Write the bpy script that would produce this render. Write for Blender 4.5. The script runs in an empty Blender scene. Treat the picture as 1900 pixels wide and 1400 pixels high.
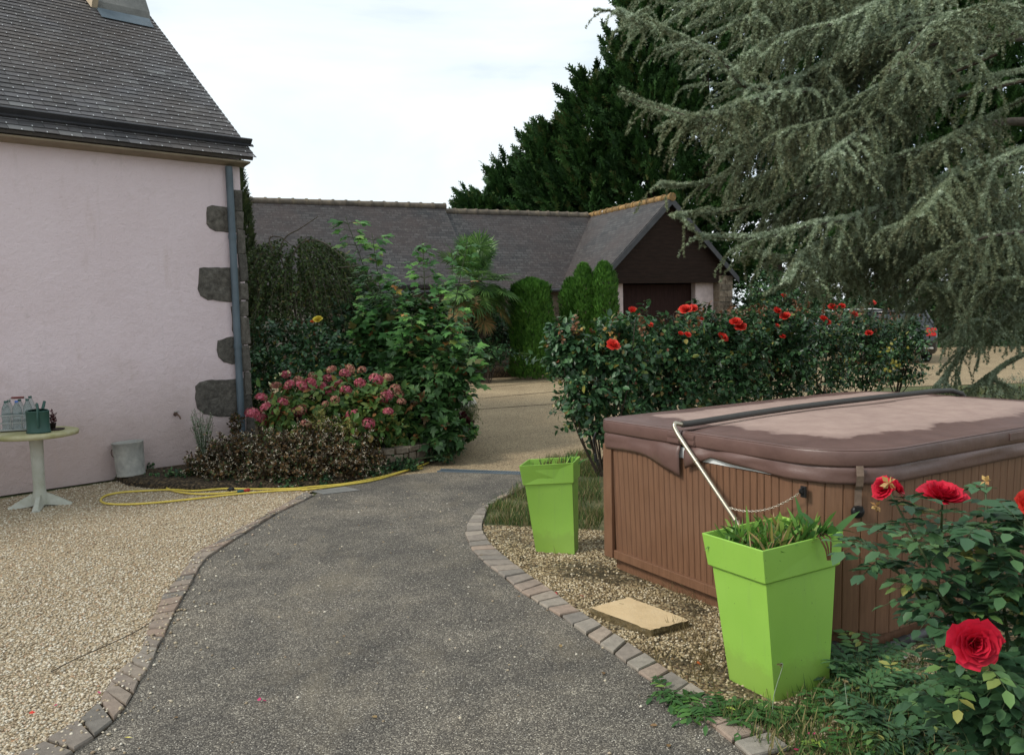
import bpy, bmesh, math, random
import numpy as np
from mathutils import Vector, Matrix
random.seed(7); RNG = np.random.default_rng(11)
R = math.radians
sc = bpy.context.scene
C = sc.collection
# ------------------------------------------------------------------ camera
CAMZ = 1.7; PITCH = R(4.6); ROLL = R(1.3); FPX = 1540.0
Fw = Vector((0, math.cos(PITCH), -math.sin(PITCH)))
U0 = Vector((0, math.sin(PITCH), math.cos(PITCH))); R0 = Vector((1, 0, 0))
Rt = R0*math.cos(ROLL) - U0*math.sin(ROLL)
Up = U0*math.cos(ROLL) + R0*math.sin(ROLL)
cam = bpy.data.objects.new('camera', bpy.data.cameras.new('camera')); C.objects.link(cam)
M = Matrix.Identity(4)
for i in range(3):
    M[i][0] = Rt[i]; M[i][1] = Up[i]; M[i][2] = -Fw[i]
M[2][3] = CAMZ
cam.matrix_world = M
cam.data.sensor_width = 36; cam.data.lens = FPX/1900*36
cam.data.clip_start = 0.05; cam.data.clip_end = 1000
sc.camera = cam
# ------------------------------------------------------------------ world and sun
SUN_EL, SUN_AZ = R(42), R(-112)        # azimuth from +Y towards +X: the sun veiled by cloud, left and slightly behind the camera
w = bpy.data.worlds.new("World"); sc.world = w; w.use_nodes = True
nt = w.node_tree; nt.nodes.clear()
out = nt.nodes.new('ShaderNodeOutputWorld')
sky = nt.nodes.new('ShaderNodeTexSky'); sky.sky_type = 'NISHITA'; sky.sun_disc = False
sky.sun_elevation = SUN_EL; sky.sun_rotation = SUN_AZ
b1 = nt.nodes.new('ShaderNodeBackground'); b1.inputs[1].default_value = 0.10
nt.links.new(sky.outputs[0], b1.inputs[0])
tc = nt.nodes.new('ShaderNodeTexCoord'); mp = nt.nodes.new('ShaderNodeMapping')
mp.inputs['Scale'].default_value = (1.0, 1.0, 2.6); mp.inputs['Location'].default_value = (0.35, 0.1, 0.2)
nt.links.new(tc.outputs['Generated'], mp.inputs[0])
n1 = nt.nodes.new('ShaderNodeTexNoise'); n1.inputs['Scale'].default_value = 1.7; n1.inputs['Detail'].default_value = 7
n1.inputs['Roughness'].default_value = 0.52; n1.inputs['Distortion'].default_value = 0.4
nt.links.new(mp.outputs[0], n1.inputs['Vector'])
cr = nt.nodes.new('ShaderNodeValToRGB')
cr.color_ramp.elements[0].position = 0.36; cr.color_ramp.elements[0].color = (0.56, 0.68, 0.76, 1)
cr.color_ramp.elements[1].position = 0.62; cr.color_ramp.elements[1].color = (0.93, 0.985, 1.0, 1)
e = cr.color_ramp.elements.new(0.47); e.color = (0.80, 0.87, 0.90, 1)
nt.links.new(n1.outputs[0], cr.inputs[0])
b2 = nt.nodes.new('ShaderNodeBackground'); b2.inputs[1].default_value = 1.0
nt.links.new(cr.outputs[0], b2.inputs[0])
mr = nt.nodes.new('ShaderNodeMapRange'); mr.inputs[1].default_value = 0.3; mr.inputs[2].default_value = 0.55
mr.inputs[3].default_value = 0.78; mr.inputs[4].default_value = 0.93
nt.links.new(n1.outputs[0], mr.inputs[0])
mx = nt.nodes.new('ShaderNodeMixShader')
nt.links.new(mr.outputs[0], mx.inputs[0]); nt.links.new(b1.outputs[0], mx.inputs[1]); nt.links.new(b2.outputs[0], mx.inputs[2])
nt.links.new(mx.outputs[0], out.inputs[0])
sun = bpy.data.objects.new('sun', bpy.data.lights.new('sun', 'SUN')); C.objects.link(sun)
sun.data.energy = 2.1; sun.data.angle = R(12); sun.data.color = (1, 0.95, 0.86)
sd = Vector((math.sin(SUN_AZ)*math.cos(SUN_EL), math.cos(SUN_AZ)*math.cos(SUN_EL), math.sin(SUN_EL)))
sun.rotation_euler = sd.to_track_quat('Z', 'Y').to_euler()
sc.view_settings.view_transform = 'Standard'; sc.view_settings.look = 'None'
sc.view_settings.gamma = 1; sc.view_settings.exposure = 0.34
# ------------------------------------------------------------------ helpers
def ray(px, py):
    return (Fw*FPX + Rt*(px-950) - Up*(py-700)).normalized()
def at(px, py, Y):
    d = ray(px, py); return Vector((0, 0, CAMZ)) + d*(Y/d.y)
def onz(px, py, z=0.0):
    d = ray(px, py); t = (z-CAMZ)/d.z; return Vector((0, 0, CAMZ)) + d*t
def onplane(px, py, p0, n):
    d = ray(px, py); o = Vector((0, 0, CAMZ)); t = (Vector(p0)-o).dot(n)/d.dot(n); return o+d*t
def tag(o, label=None, cat=None, group=None, kind=None):
    if label: o['label'] = label
    if cat: o['category'] = cat
    if group: o['group'] = group
    if kind: o['kind'] = kind
    return o
def T(name, label, cat, loc=(0, 0, 0), group=None):
    o = bpy.data.objects.new(name, None); C.objects.link(o); o.location = loc; o.empty_display_size = .1
    return tag(o, label, cat, group)
def adopt(o, parent):
    o.parent = parent
    if parent.type == 'EMPTY': o.matrix_parent_inverse = Matrix.Translation(-Vector(parent.location))
def nrm(a):
    return a/np.maximum(np.linalg.norm(a, axis=-1, keepdims=True), 1e-9)
class MB:
    """collects faces of any size; one material index and one random value per face group"""
    def __init__(s): s.v = []; s.f = []; s.m = []; s.r = []; s.uv = {}
    def add(s, vs, fs, mi=0, rnd=None, sm=False):
        b = len(s.v); r = random.random() if rnd is None else rnd
        s.v += [tuple(p) for p in vs]; s.r += [r]*len(vs)
        for f in fs: s.f.append(tuple(b+i for i in f)); s.m.append((mi, sm))
    def box(s, c, sz, ax=None, mi=0, rnd=None, jit=0.0):
        c = Vector(c); X, Y, Z = ax if ax else (Vector((1,0,0)), Vector((0,1,0)), Vector((0,0,1)))
        vs = []
        for k in (-1, 1):
            for j in (-1, 1):
                for i in (-1, 1):
                    p = c + X*(i*sz[0]/2) + Y*(j*sz[1]/2) + Z*(k*sz[2]/2)
                    if jit: p += Vector([random.uniform(-jit, jit) for _ in range(3)])
                    vs.append(p)
        s.add(vs, [(0,2,3,1),(4,5,7,6),(0,1,5,4),(2,6,7,3),(0,4,6,2),(1,3,7,5)], mi, rnd)
    def prism(s, poly, off, mi=0, rnd=None):
        poly = [Vector(p) for p in poly]; off = Vector(off); n = len(poly)
        s.add(poly+[p+off for p in poly], [tuple(range(n-1,-1,-1)), tuple(range(n,2*n))]+[(i,(i+1)%n,n+(i+1)%n,n+i) for i in range(n)], mi, rnd)
    def tube(s, pts, rad, k=8, mi=0, rnd=None, cap=True):
        pts = [Vector(p) for p in pts]; n = len(pts)
        if not hasattr(rad, '__len__'): rad = [rad]*n
        vs = []; a = None
        for i in range(n):
            d = (pts[min(i+1,n-1)]-pts[max(i-1,0)]).normalized()
            if a is None:
                a = d.cross(Vector((0,0,1)));
                if a.length < .1: a = d.cross(Vector((1,0,0)))
                a.normalize()
            else:
                a = (a - d*a.dot(d)).normalized()
            b = d.cross(a)
            for j in range(k):
                t = 2*math.pi*j/k; vs.append(pts[i]+(a*math.cos(t)+b*math.sin(t))*rad[i])
        fs = [(i*k+j, i*k+(j+1)%k, (i+1)*k+(j+1)%k, (i+1)*k+j) for i in range(n-1) for j in range(k)]
        s.add(vs, fs, mi, rnd, True)
        if cap:
            s.add(vs[:k], [tuple(range(k))], mi, rnd); s.add(vs[-k:], [tuple(range(k))], mi, rnd)
    def lathe(s, c, prof, k=24, mi=0, rnd=None, ax=None, sx=1, sy=1):
        c = Vector(c); X, Y, Z = ax if ax else (Vector((1,0,0)), Vector((0,1,0)), Vector((0,0,1)))
        vs = [c+X*(r*sx*math.cos(2*math.pi*j/k))+Y*(r*sy*math.sin(2*math.pi*j/k))+Z*z for r, z in prof for j in range(k)]
        fs = [(i*k+j, i*k+(j+1)%k, (i+1)*k+(j+1)%k, (i+1)*k+j) for i in range(len(prof)-1) for j in range(k)]
        s.add(vs, fs, mi, rnd, True)
    def grid(s, rows, mi=0, rnd=None, sm=True, loop=False):
        n = len(rows); k = len(rows[0]); kk = k if loop else k-1
        s.add([p for r in rows for p in r], [(i*k+j, i*k+(j+1)%k, (i+1)*k+(j+1)%k, (i+1)*k+j) for i in range(n-1) for j in range(kk)], mi, rnd, sm)
    def build(s, name, mats, parent=None, bevel=0, uvf=None):
        me = bpy.data.meshes.new(name); me.from_pydata(s.v, [], s.f); 
        if not isinstance(mats, (list, tuple)): mats = [mats]
        for m in mats: me.materials.append(m)
        me.polygons.foreach_set('material_index', [m[0] for m in s.m]); me.polygons.foreach_set('use_smooth', [m[1] for m in s.m])
        a = me.attributes.new('rnd', 'FLOAT', 'POINT'); a.data.foreach_set('value', s.r)
        if uvf:
            u = me.uv_layers.new(name='UVMap'); vv = s.v
            u.data.foreach_set('uv', [q for l in me.loops for q in uvf(vv[l.vertex_index])])
        me.update(); o = bpy.data.objects.new(name, me); C.objects.link(o)
        if bevel:
            b = o.modifiers.new('bevel', 'BEVEL'); b.width = bevel; b.segments = 2; b.limit_method = 'ANGLE'; b.angle_limit = R(40)
        if parent: adopt(o, parent)
        return o
class FB:
    """numpy foliage batches: triangles only"""
    def __init__(s): s.V = []; s.F = []; s.Rn = []; s.n = 0
    def raw(s, V, F, r):
        s.V.append(V); s.F.append(F+s.n); s.Rn.append(r); s.n += len(V)
    def inst(s, tpl, pos, d, n, sc_, rnd=None):
        TV, TF = tpl; pos = np.asarray(pos, float); N = len(pos)
        if N == 0: return
        d = nrm(np.asarray(d, float)); sd_ = nrm(np.cross(d, n)); nn = np.cross(sd_, d)
        sc_ = np.broadcast_to(np.asarray(sc_, float), (N,))[:, None, None]
        V = pos[:, None, :] + sc_*(TV[None,:,0:1]*sd_[:,None,:]+TV[None,:,1:2]*d[:,None,:]+TV[None,:,2:3]*nn[:,None,:])
        F = TF[None]+(np.arange(N)*len(TV))[:,None,None]
        r = RNG.random(N) if rnd is None else np.broadcast_to(rnd, (N,))
        s.raw(V.reshape(-1,3), F.reshape(-1,3), np.repeat(r, len(TV)))
    def tube(s, P, rad, k=4, rnd=.5):
        P = np.asarray(P, float); n = len(P); rad = np.broadcast_to(np.asarray(rad, float), (n,))
        d = nrm(np.gradient(P, axis=0)); ref = np.array([0.,0,1]) if abs(d[0][2]) < .9 else np.array([1.,0,0])
        a = nrm(np.cross(d, ref)); b = np.cross(d, a); t = 2*np.pi*np.arange(k)/k
        V = P[:,None]+rad[:,None,None]*(a[:,None]*np.cos(t)[None,:,None]+b[:,None]*np.sin(t)[None,:,None])
        i = np.arange(n-1)[:,None]*k; j = np.arange(k)[None]; q = (j+1)%k
        A, B, D, E = i+j, i+q, i+k+q, i+k+j
        F = np.concatenate([np.stack([A,B,D],-1).reshape(-1,3), np.stack([A,D,E],-1).reshape(-1,3)])
        s.raw(V.reshape(-1,3), F, np.full(n*k, rnd))
    def build(s, name, mat, parent=None):
        V = np.concatenate(s.V); F = np.concatenate(s.F); r = np.concatenate(s.Rn)
        me = bpy.data.meshes.new(name); me.vertices.add(len(V)); me.vertices.foreach_set('co', V.astype(np.float32).ravel())
        me.loops.add(len(F)*3); me.loops.foreach_set('vertex_index', F.astype(np.int32).ravel())
        me.polygons.add(len(F)); me.polygons.foreach_set('loop_start', np.arange(0, len(F)*3, 3, dtype=np.int32))
        me.materials.append(mat); me.update(calc_edges=True)
        a = me.attributes.new('rnd', 'FLOAT', 'POINT'); a.data.foreach_set('value', r.astype(np.float32))
        o = bpy.data.objects.new(name, me); C.objects.link(o)
        if parent: adopt(o, parent)
        return o
def crom(pts, n=8):
    P = [np.array(p, float) for p in pts]; P = [2*P[0]-P[1]]+P+[2*P[-1]-P[-2]]; o = []
    for i in range(1, len(P)-2):
        for k in range(n):
            t = k/n; a, b, c, d = P[i-1:i+3]
            o.append(.5*((2*b)+(c-a)*t+(2*a-5*b+4*c-d)*t*t+(-a+3*b-3*c+d)*t**3))
    o.append(P[-2]); return np.array(o)
def rdir(N): return nrm(RNG.normal(size=(N,3)))
# leaf templates (x width, y length, z normal)
def tplf(v, f): return (np.array(v, float), np.array(f, int))
LEAF = tplf([(0,0,0),(-.30,.30,.07),(.30,.30,.07),(0,.35,-.02),(-.25,.70,.05),(.25,.70,.05),(0,.72,-.03),(0,1,-.08)],
            [(0,3,1),(0,2,3),(1,3,6),(1,6,4),(3,2,5),(3,5,6),(4,6,7),(6,5,7)])
LEAF4 = tplf([(0,0,0),(-.32,.5,.06),(.32,.5,.06),(0,1,-.05),(0,.5,-.03)], [(0,4,1),(0,2,4),(1,4,3),(4,2,3)])
NARROW = tplf([(0,0,0),(-.10,.45,.02),(.10,.45,.02),(0,1,-.08)], [(0,2,1),(1,2,3)])
def _maple():
    v = [(0,.28,0)]; 
    pr = [(-168,.34),(-140,.52),(-118,.36),(-78,.72),(-60,.50),(-44,.62),(-30,.40),(-14,.72),(0,.98),(14,.72),(30,.40),(44,.62),(60,.50),(78,.72),(118,.36),(140,.52),(168,.34)]
    for a, r in pr: v.append((r*math.sin(R(a))*.62, .28+r*math.cos(R(a))*.72, -.10*r*r))
    n = len(pr); return tplf(v, [(0,i+1,i+2) for i in range(n-1)]+[(0,n,1)])
MAPLE = _maple()
def _spray(n=7, wid=.05, spread=.33):
    v = []; f = []
    def tri(a, b, w_):
        a = np.array(a); b = np.array(b); d = b-a; p = np.array([d[1], -d[0], 0]); p = p/np.linalg.norm(p)*w_; k = len(v)
        v.extend([a-p, a+p, b]); f.append((k, k+1, k+2))
    tri((0,0,0),(0,1,.05),wid)
    for i in range(n):
        t = .1+.75*i/n; L = spread*(1-t*.7); s_ = -1 if i % 2 else 1
        tri((0,t,0),(s_*L, t+L*.75, .06*s_), wid*.9)
    return tplf(v, f)
SPRAY = _spray(); SPRAY2 = _spray(5, .11, .36)
def _tuft(n=8):
    v = []; f = []
    for i in range(n):
        a = 2*math.pi*i/n+.3; tz = .35+.5*((i*37)%10)/10; k = len(v); c, s_ = math.cos(a), math.sin(a)
        tip = (c*.85, s_*.85*.9, tz); w_ = .15
        v += [(-s_*w_, c*w_, 0), (s_*w_, -c*w_, 0), tip]; f.append((k,k+1,k+2))
    return tplf(v, f)
TUFT = _tuft()
def _stone():
    v = [(1,0,0),(-1,0,0),(0,1,0),(0,-1,0),(0,0,.62),(0,0,-.62),(.62,.62,.2),(-.6,.62,-.1),(-.62,-.6,.15),(.62,-.62,-.15)]
    f = [(4,0,6),(4,6,2),(4,2,7),(4,7,1),(4,1,8),(4,8,3),(4,3,9),(4,9,0),(5,6,0),(5,2,6),(5,7,2),(5,1,7),(5,8,1),(5,3,8),(5,9,3),(5,0,9)]
    return tplf(v, f)
STONE = _stone()
# ------------------------------------------------------------------ materials
def newmat(name):
    m = bpy.data.materials.new(name); m.use_nodes = True; t = m.node_tree; t.nodes.clear()
    o = t.nodes.new('ShaderNodeOutputMaterial'); p = t.nodes.new('ShaderNodeBsdfPrincipled'); t.links.new(p.outputs[0], o.inputs[0])
    return m, t, p, o
def nd(t, ty, **kw):
    n = t.nodes.new(ty)
    for k, v in kw.items():
        if k.startswith('i_'):
            key = k[2:]; n.inputs[int(key) if key.isdigit() else key.replace('_', ' ')].default_value = v
        else: setattr(n, k, v)
    return n
def ramp(t, src, stops, interp='LINEAR'):
    r = t.nodes.new('ShaderNodeValToRGB'); cr = r.color_ramp; cr.interpolation = interp
    cr.elements[0].position = stops[0][0]; cr.elements[0].color = (*stops[0][1], 1)
    cr.elements[1].position = stops[-1][0]; cr.elements[1].color = (*stops[-1][1], 1)
    for p_, c_ in stops[1:-1]: cr.elements.new(p_).color = (*c_, 1)
    t.links.new(src, r.inputs[0]); return r.outputs[0]
def mixc(t, fac, a, b, blend='MIX'):
    m = t.nodes.new('ShaderNodeMix'); m.data_type = 'RGBA'; m.blend_type = blend
    for s_, v in ((0, fac), (6, a), (7, b)):
        if isinstance(v, (int, float)): m.inputs[s_].default_value = v
        elif isinstance(v, tuple): m.inputs[s_].default_value = (*v, 1)
        else: t.links.new(v, m.inputs[s_])
    return m.outputs[2]
def bump(t, p, h, strength=.3, dist=.01, prev=None):
    b = nd(t, 'ShaderNodeBump', i_Strength=strength, i_Distance=dist); t.links.new(h, b.inputs['Height'])
    if prev: t.links.new(prev, b.inputs['Normal'])
    t.links.new(b.outputs[0], p.inputs['Normal']); return b.outputs[0]
def coords(t, scale=(1,1,1), uv=False):
    c = t.nodes.new('ShaderNodeTexCoord'); m = nd(t, 'ShaderNodeMapping'); m.inputs['Scale'].default_value = scale
    t.links.new(c.outputs['UV' if uv else 'Object'], m.inputs[0]); return m.outputs[0]
def noise(t, v, s, d=4, rough=.55): 
    n = nd(t, 'ShaderNodeTexNoise', i_Scale=s, i_Detail=d, i_Roughness=rough); t.links.new(v, n.inputs['Vector']); return n.outputs[0]
def voro(t, v, s, feat='F1', out_='Distance', rand=1):
    n = nd(t, 'ShaderNodeTexVoronoi', feature=feat, i_Scale=s, i_Randomness=rand); t.links.new(v, n.inputs['Vector']); return n.outputs[out_]
def attr(t): return nd(t, 'ShaderNodeAttribute', attribute_name='rnd').outputs['Fac']
def simple(name, col, rough=.6, metal=0, var=.15, scale=8, bmp=0, bs=60, spec=.4):
    m, t, p, o = newmat(name); v = coords(t); n = noise(t, v, scale, 5)
    c = ramp(t, n, [(.3, tuple(x*(1-var) for x in col)), (.7, tuple(min(1, x*(1+var)) for x in col))])
    t.links.new(c, p.inputs['Base Color']); p.inputs['Roughness'].default_value = rough; p.inputs['Metallic'].default_value = metal
    p.inputs['Specular IOR Level'].default_value = spec
    if bmp: bump(t, p, noise(t, v, bs, 4), bmp, .005)
    return m
def leafmat(name, stops, rough=.5, transl=.22, spec=.35, gain=1.0):
    stops = [(q, tuple(min(.9, x*gain*(.90 if gain > 1 else 1)) for x in cc)) for q, cc in stops]; m, t, p, o = newmat(name); c = ramp(t, attr(t), stops)
    v = coords(t); n = noise(t, v, 2.2, 2); c = mixc(t, .55, c, ramp(t, n, [(.3, (.6,.6,.6)), (.7, (1.25,1.25,1.2))]), 'MULTIPLY')
    t.links.new(c, p.inputs['Base Color']); p.inputs['Roughness'].default_value = rough; p.inputs['Specular IOR Level'].default_value = spec
    tr = t.nodes.new('ShaderNodeBsdfTranslucent'); t.links.new(c, tr.inputs[0]); mx_ = t.nodes.new('ShaderNodeMixShader'); mx_.inputs[0].default_value = transl
    t.links.new(p.outputs[0], mx_.inputs[1]); t.links.new(tr.outputs[0], mx_.inputs[2]); t.links.new(mx_.outputs[0], o.inputs[0])
    return m
def gravelmat(name, stops, scale, gap=(.05,.04,.03), patch=None, sc2=1.0, bst=.8):
    m, t, p, o = newmat(name); v = coords(t)
    n0 = nd(t, 'ShaderNodeTexNoise', i_Scale=scale*.7, i_Detail=2); t.links.new(v, n0.inputs['Vector'])
    vv = mixc(t, .012*1.0, v, n0.outputs['Color'], 'ADD')
    col = voro(t, vv, scale, out_='Color'); dist = voro(t, vv, scale)
    s = nd(t, 'ShaderNodeSeparateColor'); t.links.new(col, s.inputs[0])
    c = ramp(t, s.outputs[0], stops)
    c = mixc(t, ramp(t, dist, [(.42, (0,0,0)), (.75, (1,1,1))]), c, gap)
    big = noise(t, v, .9*sc2, 5); c = mixc(t, .7, c, ramp(t, big, [(.3, (.72,.70,.68)), (.7, (1.15,1.14,1.12))]), 'MULTIPLY')
    if patch:
        c = mixc(t, ramp(t, noise(t, v, patch[1], 6, .65), [(patch[2], (0,0,0)), (patch[3], (1,1,1))]), c, patch[0])
    t.links.new(c, p.inputs['Base Color']); p.inputs['Roughness'].default_value = .85; p.inputs['Specular IOR Level'].default_value = .25
    inv = nd(t, 'ShaderNodeMath', operation='SUBTRACT'); inv.inputs[0].default_value = 1; t.links.new(dist, inv.inputs[1])
    bump(t, p, inv.outputs[0], bst, .6/scale); return m
MT = {}
MT['gravel'] = gravelmat('gravel', [(0,(.25,.18,.11)),(.3,(.37,.285,.175)),(.6,(.47,.385,.26)),(.85,(.56,.49,.36)),(1,(.40,.23,.13))], 80, (.15,.115,.07))
MT['bedgravel'] = gravelmat('bed_gravel', [(0,(.16,.10,.05)),(.4,(.34,.25,.13)),(.8,(.50,.41,.25)),(1,(.55,.48,.34))], 58, (.04,.03,.02), ((.045,.035,.018), 2.2, .44, .60))
MT['court'] = gravelmat('courtyard', [(0,(.28,.20,.12)),(.5,(.43,.33,.20)),(1,(.56,.45,.29))], 75, (.17,.13,.08))
MT['asphalt_old'] = gravelmat('asphalt', [(0,(.085,.074,.060)),(.45,(.165,.145,.116)),(.78,(.25,.22,.175)),(.93,(.38,.335,.265)),(1,(.60,.54,.44))], 125, (.05,.046,.042), None, .9, .7)
def asphaltmat():
    m, t, p, o = newmat('asphalt'); v = coords(t); sc1 = 165
    col = voro(t, v, sc1, out_='Color'); s = nd(t, 'ShaderNodeSeparateColor'); t.links.new(col, s.inputs[0]); dist = voro(t, v, sc1)
    c = ramp(t, s.outputs[0], [(0,(.075,.067,.058)),(.40,(.138,.125,.108)),(.72,(.205,.187,.160)),(.90,(.31,.285,.24)),(1,(.50,.46,.39))])
    c = mixc(t, ramp(t, dist, [(.40,(0,0,0)),(.8,(1,1,1))]), c, (.05,.045,.04))
    c = mixc(t, .85, c, ramp(t, noise(t, v, .55, 5, .6), [(.32,(.62,.62,.63)),(.52,(1,.98,.95)),(.70,(1.38,1.30,1.18))]), 'MULTIPLY')
    c = mixc(t, .8, c, ramp(t, noise(t, v, 3.2, 6, .65), [(.34,(.66,.67,.69)),(.66,(1.25,1.24,1.20))]), 'MULTIPLY')
    # old tan fines washed in from the courtyard
    c = mixc(t, ramp(t, noise(t, coords(t, (1,.5,1)), 1.4, 6, .7), [(.52,(0,0,0)),(.75,(.45,.45,.45))]), c, (.27,.225,.155))
    t.links.new(c, p.inputs['Base Color']); p.inputs['Roughness'].default_value = .85; p.inputs['Specular IOR Level'].default_value = .25
    inv = nd(t, 'ShaderNodeMath', operation='SUBTRACT'); inv.inputs[0].default_value = 1; t.links.new(dist, inv.inputs[1]); b = bump(t, p, inv.outputs[0], .7, .004); bump(t, p, noise(t, v, 2.5, 4), .3, .03, b); return m
MT['asphalt'] = asphaltmat()
MT['soil'] = gravelmat('soil', [(0,(.03,.022,.012)),(.6,(.07,.05,.028)),(1,(.14,.10,.055))], 40, (.015,.012,.008))
def wallmat():
    m, t, p, o = newmat('pink_render'); v = coords(t)
    big = noise(t, v, .7, 6, .6); c = ramp(t, big, [(.30,(.65,.53,.545)),(.5,(.705,.585,.61)),(.72,(.735,.62,.65))])
    # rain splash and dirt that fades with height above the ground
    sp = nd(t, 'ShaderNodeSeparateXYZ'); t.links.new(v, sp.inputs[0])
    ma = nd(t, 'ShaderNodeMath', operation='MULTIPLY_ADD'); t.links.new(noise(t, v, 2.3, 6, .7), ma.inputs[0]); ma.inputs[1].default_value = -.8
    t.links.new(sp.outputs[2], ma.inputs[2])
    f = ramp(t, ma.outputs[0], [(.0,(1,1,1)),(.9,(0,0,0))])
    m2 = nd(t, 'ShaderNodeMath', operation='MULTIPLY'); m2.inputs[1].default_value = .6; t.links.new(f, m2.inputs[0])
    c = mixc(t, m2.outputs[0], c, (.30,.22,.17))
    st = noise(t, coords(t, (3,3,.7)), 1.1, 6, .7); c = mixc(t, ramp(t, st, [(.58,(0,0,0)),(.82,(.45,.45,.45))]), c, (.46,.34,.28))
    s2 = noise(t, coords(t, (9,9,.35)), 1.3, 6, .75); c = mixc(t, ramp(t, s2, [(.56,(0,0,0)),(.80,(.22,.22,.22))]), c, (.46,.40,.40))
    s3 = noise(t, v, 7, 6, .75); c = mixc(t, ramp(t, s3, [(.60,(0,0,0)),(.74,(.3,.3,.3))]), c, (.36,.30,.26))
    t.links.new(c, p.inputs['Base Color']); p.inputs['Roughness'].default_value = .9; p.inputs['Specular IOR Level'].default_value = .15
    b_ = bump(t, p, noise(t, v, 85, 5, .6), .7, .010); bump(t, p, noise(t, v, 14, 4, .6), .35, .03, b_); return m
MT['pink'] = wallmat()
def stonemat(name, a, b, c_, s=6, bst=.7):
    m, t, p, o = newmat(name); v = coords(t); n = noise(t, v, s, 6, .65); c = ramp(t, n, [(.25,a),(.5,b),(.75,c_)])
    c = mixc(t, .6, c, ramp(t, attr(t), [(0,(.6,.6,.6)),(1,(1.3,1.25,1.2))]), 'MULTIPLY')
    c = mixc(t, ramp(t, voro(t, v, 90), [(.1,(.25,.25,.25)),(.35,(0,0,0))]), c, (.35,.33,.30))
    t.links.new(c, p.inputs['Base Color']); p.inputs['Roughness'].default_value = .9; p.inputs['Specular IOR Level'].default_value = .2
    bump(t, p, noise(t, v, 45, 6, .7), bst, .012); return m
MT['granite'] = stonemat('granite', (.05,.046,.040), (.115,.105,.092), (.20,.185,.16), 16, 1.0)
MT['stone'] = stonemat('field_stone', (.09,.07,.05), (.20,.16,.12), (.32,.27,.21), 9)
MT['mortar'] = simple('mortar', (.30,.27,.23), .95, bmp=.5)
MT['cement'] = stonemat('cement', (.13,.13,.125), (.21,.21,.20), (.28,.275,.26), 3)
MT['soffit'] = simple('soffit_boards', (.28,.23,.17), .8, bmp=.2)
MT['cream'] = simple('cream_render', (.52,.42,.30), .9, bmp=.3)
def slatemat(name, uv=False, lich=.5, warm=(.085,.07,.062)):
    m, t, p, o = newmat(name)
    v = coords(t)
    if uv:
        vu = coords(t, (1,1,1), True); br = nd(t, 'ShaderNodeTexBrick', offset=.5, squash=1); t.links.new(vu, br.inputs['Vector'])
        for k, q in (('Scale',1),('Mortar Size',.012),('Mortar Smooth',.1),('Brick Width',.22),('Row Height',.11),('Bias',0)): br.inputs[k].default_value = q
        br.inputs['Color1'].default_value = (.018,.018,.020,1); br.inputs['Color2'].default_value = (.068,.065,.064,1); br.inputs['Mortar'].default_value = (.012,.011,.011,1)
        c = br.outputs[0]
    else:
        c = ramp(t, attr(t), [(0,(.05,.048,.05)),(.5,(.075,.07,.072)),(.9,(.095,.092,.098)),(1,(.13,.13,.13))])
    big = noise(t, v, .55, 6, .7); c = mixc(t, ramp(t, big, [(.38,(0,0,0)),(.62,(.75,.75,.75))]), c, warm)
    c = mixc(t, ramp(t, noise(t, v, 14, 6, .75), [(.56,(0,0,0)),(.72,(lich,lich,lich))]), c, (.20,.20,.175))
    t.links.new(c, p.inputs['Base Color']); p.inputs['Roughness'].default_value = .62; p.inputs['Specular IOR Level'].default_value = .4
    b = bump(t, p, noise(t, v, 60, 4), .3, .006)
    if uv: bump(t, p, br.outputs['Fac'], -.8, .02, b)
    return m
MT['slate'] = slatemat('slate'); MT['slate_far'] = slatemat('slate_weathered', True, .6, (.045,.030,.027))
MT['zinc'] = simple('blue_grey_zinc', (.085,.115,.14), .5, 0, .2, 4, spec=.5)
MT['darkzinc'] = simple('dark_gutter_zinc', (.045,.045,.05), .5, 0, .25, 5)
MT['hook'] = simple('hook_metal', (.55,.55,.55), .35, .6)
MT['ridge'] = stonemat('ridge_tile', (.07,.06,.05), (.13,.11,.09), (.22,.18,.12), 5)
MT['ridge_lichen'] = stonemat('ridge_tile_lichen', (.13,.10,.06), (.22,.14,.06), (.42,.25,.09), 9)
def boards(name, col, dark, axis='z', sp=.11, rough=.75):
    m, t, p, o = newmat(name); p.inputs['Specular IOR Level'].default_value = .15; v = coords(t); s = nd(t, 'ShaderNodeSeparateXYZ'); t.links.new(v, s.inputs[0])
    d = nd(t, 'ShaderNodeMath', operation='DIVIDE'); t.links.new(s.outputs['xyz'.index(axis)], d.inputs[0]); d.inputs[1].default_value = sp
    fr = nd(t, 'ShaderNodeMath', operation='FRACT'); t.links.new(d.outputs[0], fr.inputs[0])
    n = noise(t, coords(t, (1,1,8) if axis == 'z' else (8,8,1)), 4, 5)
    c = ramp(t, n, [(.3, tuple(x*.7 for x in col)), (.7, tuple(x*1.25 for x in col))])
    c = mixc(t, ramp(t, fr.outputs[0], [(0,(1,1,1)),(.10,(0,0,0))]), c, dark)
    t.links.new(c, p.inputs['Base Color']); p.inputs['Roughness'].default_value = rough
    bump(t, p, fr.outputs[0], .5, .01); return m
MT['gable'] = boards('brown_cladding', (.022,.0125,.009), (.005,.003,.002))
MT['garagedoor'] = boards('brown_door', (.030,.014,.012), (.011,.006,.005), 'x', .14)
MT['pinkfar'] = simple('pale_pink_render', (.56,.46,.45), .9, bmp=.3)
MT['tub'] = None
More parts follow.
